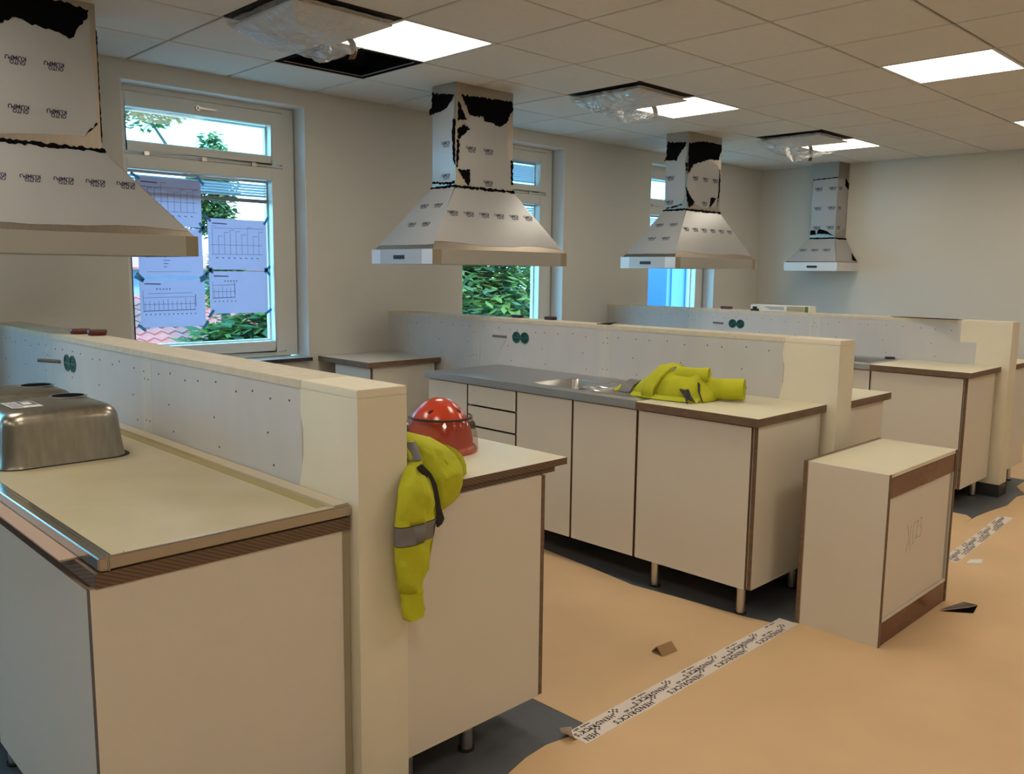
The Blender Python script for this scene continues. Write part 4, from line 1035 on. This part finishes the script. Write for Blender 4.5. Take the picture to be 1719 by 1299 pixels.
for lab, (xa, xb, za, zb), s in papers:
    rnd = random.Random(s*13); YP = 0.1495
    sh = MB().box(xa, xb, YP-.0008, YP, za, zb).build('taped_drawing', M_SHEET); tag(sh, lab, 'drawing')
    fr = frame((xa, YP-.0008, za), (1, 0, 0), (0, 0, 1)); Wd, Hd = xb-xa, zb-za; q = MB(); L = .0022; hh = .0004
    stroke(q, [(.03, Hd-.03), (.13, Hd-.032)], fr, .007, hh)
    if s in (1, 4):
        yb_ = Hd*.30; stroke(q, [(.02, yb_), (Wd-.03, yb_+.004)], fr, L, hh); stroke(q, [(.02, yb_+.06), (Wd-.03, yb_+.062)], fr, L, hh); stroke(q, [(.04, Hd-.06), (Wd-.02, Hd-.055)], fr, L, hh)
        for k in range(9):
            x = .03+k*.04; t_ = yb_+.06+(.09 if k % 3 else .12)*rnd.uniform(.6, 1); stroke(q, [(x, yb_), (x, t_)], fr, L, hh)
            stroke(q, [(x, t_), (x+.03, t_)], fr, L, hh)
        for k in range(8): stroke(q, [(.05+k*.04, yb_-.02), (.065+k*.04, yb_-.024)], fr, .005, hh)
    elif s in (3, 5):
        k_ = Wd-.06 if s == 3 else .17
        stroke(q, [(.02, .18), (k_, .185)], fr, L, hh); stroke(q, [(.02, .10), (k_, .104)], fr, .004, hh); stroke(q, [(.02, .09), (.02, Hd-.07)], fr, L, hh); stroke(q, [(k_, .12), (k_, .20)], fr, .004, hh)
        stroke(q, [(.02, .14), (k_, .142)], fr, L, hh); stroke(q, [(.05, Hd-.09), (k_-.02, Hd-.086)], fr, L, hh)
        for k in range(int(k_/.028)): stroke(q, [(.03+k*.028, .10), (.03+k*.028, .15+.03*rnd.random())], fr, L, hh); stroke(q, [(.03+k*.028, .078), (.038+k*.028, .08)], fr, .006, hh)
        for k in range(5): stroke(q, [(.10+k*.02, Hd-.06), (.11+k*.02, Hd-.064)], fr, .006, hh)
    else:
        for k in range(6): stroke(q, [(.15, .06+.02*k), (.17+.01*(k % 3), .06+.02*k)], fr, .004, hh)
        stroke(q, [(.05, Hd-.08), (Wd-.05, Hd-.075)], fr, L, hh); stroke(q, [(.05, .03), (Wd-.08, .032)], fr, L, hh)
    q.build('drawing_print', M_SHEETINK, sh)
    for (x, z) in ((xa, zb), (xb, zb), (xa+.005, za), (xb, za+.005)):
        ang = rnd.uniform(.5, 1.0)*rnd.choice((-1, 1)); c_, s_ = math.cos(ang)*.03, math.sin(ang)*.03
        tp = MB()
        tp.add([(x-c_-s_*.3, YP-.0016, z-s_+c_*.3), (x+c_-s_*.3, YP-.0016, z+s_+c_*.3), (x+c_+s_*.3, YP-.0016, z+s_-c_*.3), (x-c_+s_*.3, YP-.0016, z-s_-c_*.3)], [(0, 3, 2, 1)])
        tp.build('masking_tape', M_TAPEB, sh)

# ================================================================== HELMET
hc = Vector((1.800, -2.955, HC+0.012)); hr = 0.112
he = thing('safety_helmet', 'red safety helmet with clear visor on the worktop by the hanging jacket', 'helmet', (hc.x, hc.y, HC))
yaw = math.atan2(-5.128-hc.y, 0-hc.x) + R(18)
Mh = Matrix.Translation(hc) @ Matrix.Rotation(yaw, 4, 'Z')
def hp(az, el, k=1.0, zs=1.45, xs=1.16):
    return Mh @ Vector((hr*k*xs*math.cos(el)*math.cos(az), hr*k*math.cos(el)*math.sin(az), hr*k*zs*math.sin(el)))
q = MB(); rings = []; n = 40
for j in range(15):
    el = R(2+88*j/14); rings.append([hp(2*math.pi*i/n, el, 1+0.012*math.cos(3*2*math.pi*i/n)*math.cos(el)) for i in range(n)])
q.loft(rings, cap=False); q.f.append(tuple(len(q.v)-n+i for i in range(n))); q.mi.append(0)
q.build('shell', M_HELM, he, smooth=70)
q = MB(); rings = []
for (k, e0) in ((1.0, 3), (1.10, -1), (1.10, -4), (0.97, -3)): rings.append([hp(2*math.pi*i/n, R(e0), k) for i in range(n)])
q.loft(rings, cap=False).build('brim', M_HELM, he, smooth=60)
q = MB(); rings = []
for j in range(9):
    el = R(-4+36*j/8); rings.append([hp(R(-95+190*i/30), el, 1.12+.02*math.cos(R(-95+190*i/30))) for i in range(31)])
vs = [p for r_ in rings for p in r_]; fs = [(k*31+i, k*31+i+1, (k+1)*31+i+1, (k+1)*31+i) for k in range(8) for i in range(30)]
vo = q.add(vs, fs).build('visor', M_VISOR, he, smooth=60)
q = MB(); rings = []
for i in range(31):
    az = R(-95+190*i/30); kk = 1.12+.02*math.cos(az); a = hp(az, R(32), kk); b = hp(az, R(35), kk); c_ = hp(az, R(33.5), kk+.02); rings.append([a, b, c_])
q.loft(rings).build('visor_edge', M_HELMD, vo)
for az in (-48, 42):
    q = MB(); p = hp(R(az), R(47), 1.004); p2 = hp(R(az+(9 if az < 0 else -9)), R(51), 1.004); d = (p-hc).normalized()
    q.loft([[p-d*.003, p+d*.0025, hp(R(az), R(51), 1.008)], [p2-d*.003, p2+d*.0025, hp(R(az+(9 if az < 0 else -9)), R(54), 1.008)]]).build('vent', M_HELMD, he)
for az in (-95, 95):
    q = MB(); p = hp(R(az), R(20), 1.08); d = (p-hc); d.z = 0; d.normalize(); q.cyl(p-d*.008, p+d*.012, .014, n=14); q.build('visor_pivot', M_HELMD, he, smooth=True)

# ================================================================== HI-VIS JACKETS
def wob(p, s=9.0, a=0.004, seed=0.0):
    v = noise.noise_vector(Vector(p)*s + Vector((seed, seed*.7, seed*1.9))); return Vector(p) + v*a

def smooth_sub(o, lv=2):
    m = o.modifiers.new('sub', 'SUBSURF'); m.levels = lv; m.render_levels = lv
    return o

# jacket hanging over the end of the near worktop
jk = thing('hanging_jacket', 'yellow hi-vis jacket with grey bands hanging off the near worktop end', 'jacket', (1.40, -3.39, HC))
# sleeve: flattened rings down the end panel; (z, xl, xr)
SL = [(1.040, 1.356, 1.384, -3.318), (1.022, 1.355, 1.392, -3.326), (1.020, 1.355, 1.393, -3.327), (0.974, 1.353, 1.402, -3.345), (0.972, 1.352, 1.402, -3.346), (0.945, 1.330, 1.402, -3.372),
      (0.92, 1.297, 1.400, -3.400), (0.89, 1.288, 1.405, -3.408), (0.862, 1.283, 1.409, -3.408), (0.84, 1.280, 1.411, -3.408), (0.822, 1.278, 1.413, -3.408), (0.8195, 1.278, 1.413, -3.408), (0.795, 1.277, 1.409, -3.408), (0.772, 1.277, 1.404, -3.408),
      (0.769, 1.277, 1.403, -3.408), (0.745, 1.278, 1.399, -3.407), (0.725, 1.279, 1.394, -3.408), (0.708, 1.281, 1.389, -3.410), (0.69, 1.283, 1.382, -3.408), (0.672, 1.286, 1.376, -3.409), (0.655, 1.288, 1.366, -3.406), (0.638, 1.296, 1.360, -3.404), (0.628, 1.299, 1.361, -3.406), (0.60, 1.300, 1.369, -3.408), (0.573, 1.302, 1.374, -3.408), (0.566, 1.305, 1.366, -3.408)]
def sleeve_ring(z, xl, xr, YS, n=56, infl=0.0):
    cx, hw = (xl+xr)/2, (xr-xl)/2+infl; dp = 0.026+infl
    pts = []
    for i in range(n):
        t_ = 2*math.pi*i/n; c_, s_ = math.cos(t_), math.sin(t_)
        x = cx + hw*abs(c_)**.8*(1 if c_ > 0 else -1)
        y = YS + dp*abs(s_)**.8*(1 if s_ > 0 else -1)*(1.0 if s_ < 0 else 0.6)
        if s_ < 0 and x > 1.358 and z < 0.96: y += 0.012   # pleat step towards the right third
        if s_ < 0:
            y += 0.0045*math.sin(z*95+x*60+2*math.sin(z*31)) + 0.007*noise.noise(Vector((x*22, z*14, 3)))
            y += 0.006*max(0, 1-abs(z-0.69)/0.05)*math.sin(z*210+x*35)
        lim = -3.372 if x < A1+TW+.004 else (-3.340 if z < HC+.01 else -3.30)
        pts.append(Vector((x, min(y, lim), z)))
    return pts
def sleeve_part(a, b, name, m, infl=0.0):
    q = MB().loft([sleeve_ring(*r_, infl=infl) for r_ in SL[a:b+1]], cap=True); return q.build(name, m, jk, smooth=80)
sleeve_part(0, 1, 'sleeve', M_HIVIS); sleeve_part(2, 3, 'shoulder_band', M_REFL, 0.0012); sleeve_part(4, 10, 'sleeve', M_HIVIS); sleeve_part(11, 13, 'reflective_band', M_REFL, 0.0012); sleeve_part(14, 21, 'sleeve', M_HIVIS); sleeve_part(21, 25, 'cuff', M_HIVIS, 0.001)
# collar / body lobe folded over the worktop edge
def pillow(outline, c, T, pos, name, m, parent, rings=9, seed=0, back=0.3, wr=0.006):
    """star shaped outline in (x,z); pos(x,z,depth)->point; depth>0 towards the aisle"""
    O = []
    for i in range(len(outline)):
        a, b = outline[i], outline[(i+1) % len(outline)]; L = math.hypot(b[0]-a[0], b[1]-a[1]); k = max(1, int(L/.018))
        for j in range(k): O.append((a[0]+(b[0]-a[0])*j/k, a[1]+(b[1]-a[1])*j/k))
    n = len(O); vs = []; fs = []
    seq = [(s/rings, 1) for s in range(1, rings+1)] + [(s/rings, -1) for s in range(rings-1, 0, -1)]
    for (s, sg) in seq:
        hgt = T*math.sqrt(max(0, 1-s**2.6)) * (1 if sg > 0 else -back)
        for (x, z) in O:
            px, pz = c[0]+(x-c[0])*s, c[1]+(z-c[1])*s
            w_ = (noise.noise(Vector((px*18, pz*18, seed)))+1.1*(.35-abs(noise.noise(Vector((px*34+pz*20, pz*24-px*12, seed+3)))))) * wr if sg > 0 else 0
            vs.append(pos(px, pz, hgt + w_*(1-s**3)))
    nr = len(seq)
    for k in range(nr-1):
        for i in range(n):
            j = (i+1) % n; fs.append((k*n+i, (k)*n+j, (k+1)*n+j, (k+1)*n+i))
    vs.append(pos(c[0], c[1], T)); vs.append(pos(c[0], c[1], -T*back))
    for i in range(n):
        j = (i+1) % n; fs.append((len(vs)-2, j, i)); fs.append((len(vs)-1, (nr-1)*n+i, (nr-1)*n+j))
    return MB().add(vs, fs).build(name, m, parent, smooth=85)
lobe = [(1.345, 1.050), (1.40, 1.035), (1.462, 1.016), (1.505, 0.990), (1.538, 0.960), (1.556, 0.921), (1.552, 0.873), (1.537, 0.840), (1.512, 0.826), (1.478, 0.812), (1.460, 0.810), (1.445, 0.859), (1.432, 0.899), (1.408, 0.929), (1.382, 0.959), (1.366, 1.000), (1.345, 1.025)]
def lobe_pos(x, z, d):
    up = max(0.0, z-0.905)
    y = -3.345 - d*0.75 + min(0.11, up*0.75)
    lim = -3.336
    if z < HC+0.02: y = min(y, lim)
    return Vector((x + up*0.30, y, z - up*0.06 + d*0.25*(1 if z > HC else 0)))
pillow(lobe, (1.475, 0.935), 0.052, lobe_pos, 'collar', M_HIVIS, jk, seed=2.0, wr=0.015, rings=16)
# body lying on the worktop behind the lobe
n = 22; rings = []
for k in range(9):
    t_ = k/8; y = -3.30+0.30*t_; hw = 0.135*math.sqrt(max(.05, 1-(t_-.3)**2*1.6)); hh = 0.105*(1-t_*.75)
    rings.append([wob((1.495+hw*math.cos(math.pi*2*i/n), y, HC+.004+max(0, hh*math.sin(2*math.pi*i/n))), 14, .008, 5) for i in range(n)])
for r_ in rings:
    for p in r_: p.z = max(p.z, HC+.002); p.x = max(p.x, A1+TW+.004)
MB().loft(rings).build('body', M_HIVIS, jk, smooth=80)
# part hanging behind the sleeve
q = pillow([(1.350, 1.02), (1.385, 0.98), (1.425, 0.90), (1.432, 0.83), (1.428, 0.80), (1.385, 0.80), (1.36, 0.90)], (1.395, 0.90), 0.016, lambda x, z, d: Vector((x, -3.352-d, z)), 'lining', M_HIVIS, jk, seed=6)
# black zip trim
q = MB(); tr = [(1.377, .962), (1.402, .932), (1.420, .900), (1.429, .862), (1.434, .835), (1.447, .800), (1.444, .787)]; rings = []
for k, (x, z) in enumerate(tr):
    wd = .011 if 0 < k < 6 else .006; rings.append([Vector((x-wd, -3.386, z-.004)), Vector((x+wd, -3.389, z+.004)), Vector((x+wd, -3.381, z+.004)), Vector((x-wd, -3.378, z-.004))])
q.loft(rings).build('zip_trim', M_ZIP, jk)
# folded jacket on the middle island
jf = thing('folded_jacket', 'yellow hi-vis jacket bundled up on the middle island worktop', 'jacket', (3.43, -2.78, HC))
prof = [(-2.545, .030, .06), (-2.57, .052, .085), (-2.62, .078, .11), (-2.68, .100, .12), (-2.74, .122, .125), (-2.79, .132, .125), (-2.84, .125, .12), (-2.89, .105, .11), (-2.94, .075, .09), (-2.97, .035, .06)]
fine = []
for (a_, b_) in zip(prof[:-1], prof[1:]):
    for k in range(3): fine.append(tuple(a_[i]+(b_[i]-a_[i])*k/3 for i in range(3)))
fine.append(prof[-1])
n = 44; rings = []
for (y, h, w_) in fine:
    ring_ = []
    for i in range(n):
        t_ = 2*math.pi*i/n; p = Vector((3.43+w_*math.cos(t_), y, HC+.003+(h if math.sin(t_) > 0 else 0)*abs(math.sin(t_))**.75))
        if math.sin(t_) > 0.05:
            p += Vector((0, 0, .010*math.sin(y*55+p.x*40)*math.sin(t_))) + noise.noise_vector(p*13)*.014 + Vector((0, 0, .012*(0.4-abs(noise.noise(Vector((p.x*14+p.y*9, p.y*20, 4)))))))
            p.z = max(p.z, HC+.003)
        ring_.append(p)
    rings.append(ring_)
MB().loft(rings).build('body', M_HIVIS, jf, smooth=80)
def roll(p, q_, r0, r1, name, m, seed, dents=.006):
    p, q_ = Vector(p), Vector(q_); d = (q_-p).normalized(); a = d.orthogonal().normalized(); b = d.cross(a); rings = []
    for k in range(7):
        t_ = k/6; c_ = p.lerp(q_, t_); rr = r0+(r1-r0)*t_
        rings.append([c_ + (a*math.cos(2*math.pi*i/18)+b*math.sin(2*math.pi*i/18))*(rr+dents*noise.noise(Vector((i*.5, k*.6, seed)))) for i in range(18)])
    for r_ in rings:
        for v in r_: v.z = max(v.z, HC+.003)
    inner = [rings[-1][i].lerp(q_, .35)-d*.004 for i in range(18)]; deep = [rings[-1][i].lerp(q_, .6)-d*.03 for i in range(18)]
    return MB().loft(rings+[inner, deep]).build(name, m, jf, smooth=70)
roll((3.40, -2.79, HC+.115), (3.45, -2.935, HC+.118), .038, .034, 'rolled_sleeve', M_HIVIS, 1)
roll((3.46, -2.90, HC+.055), (3.53, -3.075, HC+.058), .052, .050, 'rolled_sleeve', M_HIVIS, 2)
# broad flap across the middle, hem along the front
def strip(pts, wv, th, name, m):
    rings = []
    for p in pts:
        p = Vector(p); w_ = Vector(wv); rings.append([p-w_, p+w_, p+w_+Vector((-th, 0, th)), p-w_+Vector((-th, 0, th))])
    return MB().loft(rings).build(name, m, jf, smooth=60)
strip([(3.45, -2.765, HC+.152), (3.372, -2.745, HC+.143), (3.312, -2.730, HC+.100), (3.282, -2.715, HC+.050), (3.280, -2.705, HC+.008)], (0, .030, .004), .008, 'flap', M_HIVIS)
strip([(3.30, -2.60, HC+.010), (3.285, -2.70, HC+.012), (3.285, -2.80, HC+.010), (3.30, -2.90, HC+.012), (3.33, -2.96, HC+.010)], (.012, 0, .008), .004, 'hem', M_HIVIS)
strip([(3.34, -2.87, HC+.065), (3.315, -2.90, HC+.04), (3.30, -2.935, HC+.015)], (.0, .03, .008), .004, 'dark_lining', M_ZIP)
strip([(3.33, -2.90, HC+.055), (3.285, -2.925, HC+.022), (3.262, -2.945, HC+.004)], (.0, .006, .004), .003, 'strap', M_ZIP)
strip([(3.39, -2.92, HC+.085), (3.34, -2.955, HC+.05), (3.325, -2.985, HC+.008)], (.0, .006, .004), .003, 'strap', M_ZIP)
strip([(3.40, -2.55, HC+.062), (3.345, -2.545, HC+.045), (3.325, -2.535, HC+.006)], (0, .035, .0), .004, 'reflective_patch', M_REFL)
strip([(3.42, -2.515, HC+.035), (3.36, -2.495, HC+.035), (3.335, -2.475, HC+.006)], (0, .012, .0), .004, 'collar', M_HIVIS)

# ================================================================== OUTSIDE
def foliage(mb_, c, rad, n, size, seed, droop=0.2):
    rnd = random.Random(seed)
    for _ in range(n):
        while True:
            p = Vector((rnd.uniform(-1, 1), rnd.uniform(-1, 1), rnd.uniform(-1, 1)))
            if .25 < p.length < 1: break
        p = Vector((p.x*rad[0], p.y*rad[1], p.z*rad[2])) + Vector(c)
        if noise.noise(p*1.6+Vector((seed, 0, 0))) < -.12: continue
        a = rnd.uniform(0, 6.28); d = Vector((math.cos(a), math.sin(a), rnd.uniform(-.7, .3))).normalized(); e = d.cross(Vector((0, 0, 1))).normalized()
        e = (e + Vector((0, 0, rnd.uniform(-.5, .5)))).normalized()
        L = size*rnd.uniform(.7, 1.3); W = L*.24
        mb_.cur = rnd.randint(0, 1)
        mb_.add([p, p+d*L*.5+e*W, p+d*L, p+d*L*.5-e*W], [(0, 1, 2, 3)])
def tree(name, label, base, trunk_h, crowns, n, size, seed):
    r_ = thing(name, label, 'tree' if 'tree' in name else 'shrub', base)
    q = MB(); b = Vector(base); q.cyl(b, b+Vector((0, 0, trunk_h)), .07 if trunk_h > 1 else .03, .04 if trunk_h > 1 else .015, n=10)
    for (c, rad) in crowns: q.cyl(b+Vector((0, 0, trunk_h*.8)), c, .03 if trunk_h > 1 else .012, .01, n=6)
    q.build('trunk', M_BARK, r_)
    q = MB()
    for k, (c, rad) in enumerate(crowns): foliage(q, c, rad, n, size, seed+k)
    o = q.build('foliage', [M_LEAF, M_LEAF2], r_); o['kind'] = 'stuff'
tree('shade_tree', 'leafy tree with hanging branches outside the window with drawings', (4.75, 4.6, -.8), 3.4, [((3.75, 4.6, 3.35), (.72, .6, .45)), ((4.55, 4.5, 2.3), (.28, .3, .75)), ((4.7, 4.4, 1.1), (.22, .3, .7))], 4500, .10, 3)
tree('garden_shrub', 'bright green shrub with long leaves below the window with drawings', (3.95, 2.3, -.8), .6, [((3.55, 2.2, .52), (.40, .45, .50)), ((3.95, 2.35, .72), (.45, .5, .52))], 1500, .17, 8)
tree('hedge_tree', 'dense green tree outside the window behind the second hood', (9.0, 4.6, -.8), 1.2, [((8.3, 4.4, .9), (1.1, .9, 1.1)), ((9.4, 4.6, 1.1), (1.2, .9, 1.2)), ((8.6, 4.9, 1.9), (.9, .8, .8)), ((10.6, 5.2, .8), (1.2, .9, .9))], 5200, .19, 21)
# tiled house roof
hs = thing('tiled_house', 'house with a red tiled roof outside the window with drawings', 'house', (5.5, 7.5, -.8))
MB().box(2.5, 9.5, 6.4, 9.5, -.8, .45).build('wall', M_FACADE, hs)
MB().add([(2.2, 6.0, .44), (9.8, 6.0, .44), (9.8, 8.0, 1.06), (2.2, 8.0, 1.06), (9.8, 10.0, .44), (2.2, 10.0, .44)], [(0, 1, 2, 3), (3, 2, 4, 5)]).build('roof', M_ROOF, hs)
nx = 160; co = None
for j in range(9):   # tile courses with wavy front edges
    if co is None:
        vs = []; fs = []
        for i in range(nx+1):
            x = 2.2+7.6*i/nx; zz = .022*math.sin(i*1.57)
            vs += [(x, 5.99, .43+zz), (x, 5.99, .47+zz), (x, 6.23, .525+zz)]
        for i in range(nx): fs += [(3*i, 3*i+3, 3*i+4, 3*i+1), (3*i+1, 3*i+4, 3*i+5, 3*i+2)]
        co = MB().add(vs, fs).build('tile_course', M_ROOF, hs)
    else:
        o = co.copy(); C.objects.link(o); o.location = (0, .222*j, .0688*j)
MB().box(2.2, 9.8, 6.0, 6.04, .30, .45).build('fascia', mat('fascia_red', (0.45, 0.12, 0.12), 0.6), hs)
h2 = thing('distant_house', 'pale blue house with a red roof behind the tiled house', 'house', (8, 17, -.8))
MB().box(2, 16, 15, 20, -.8, 1.45).build('wall', M_FACADE, h2)
MB().loft([[(1.6, 14.6, 1.42), (16.4, 14.6, 1.42), (16.4, 14.6, 1.47), (1.6, 14.6, 1.47)], [(1.6, 17.5, 1.75), (16.4, 17.5, 1.75), (16.4, 17.5, 1.80), (1.6, 17.5, 1.80)], [(1.6, 20.4, 1.42), (16.4, 20.4, 1.42), (16.4, 20.4, 1.47), (1.6, 20.4, 1.47)]]).build('roof', M_ROOF, h2)
bc = thing('blue_container', 'blue metal container outside the window by the far corner', 'container', (15, 4.5, -.8))
MB().box(12.0, 18.0, 3.4, 5.8, -.8, 1.95).build('body', M_BLUE, bc)
for k in range(14): MB().box(12.1+.42*k, 12.28+.42*k, 3.37, 3.4, -.7, 1.85).build('rib', M_BLUE, bc)
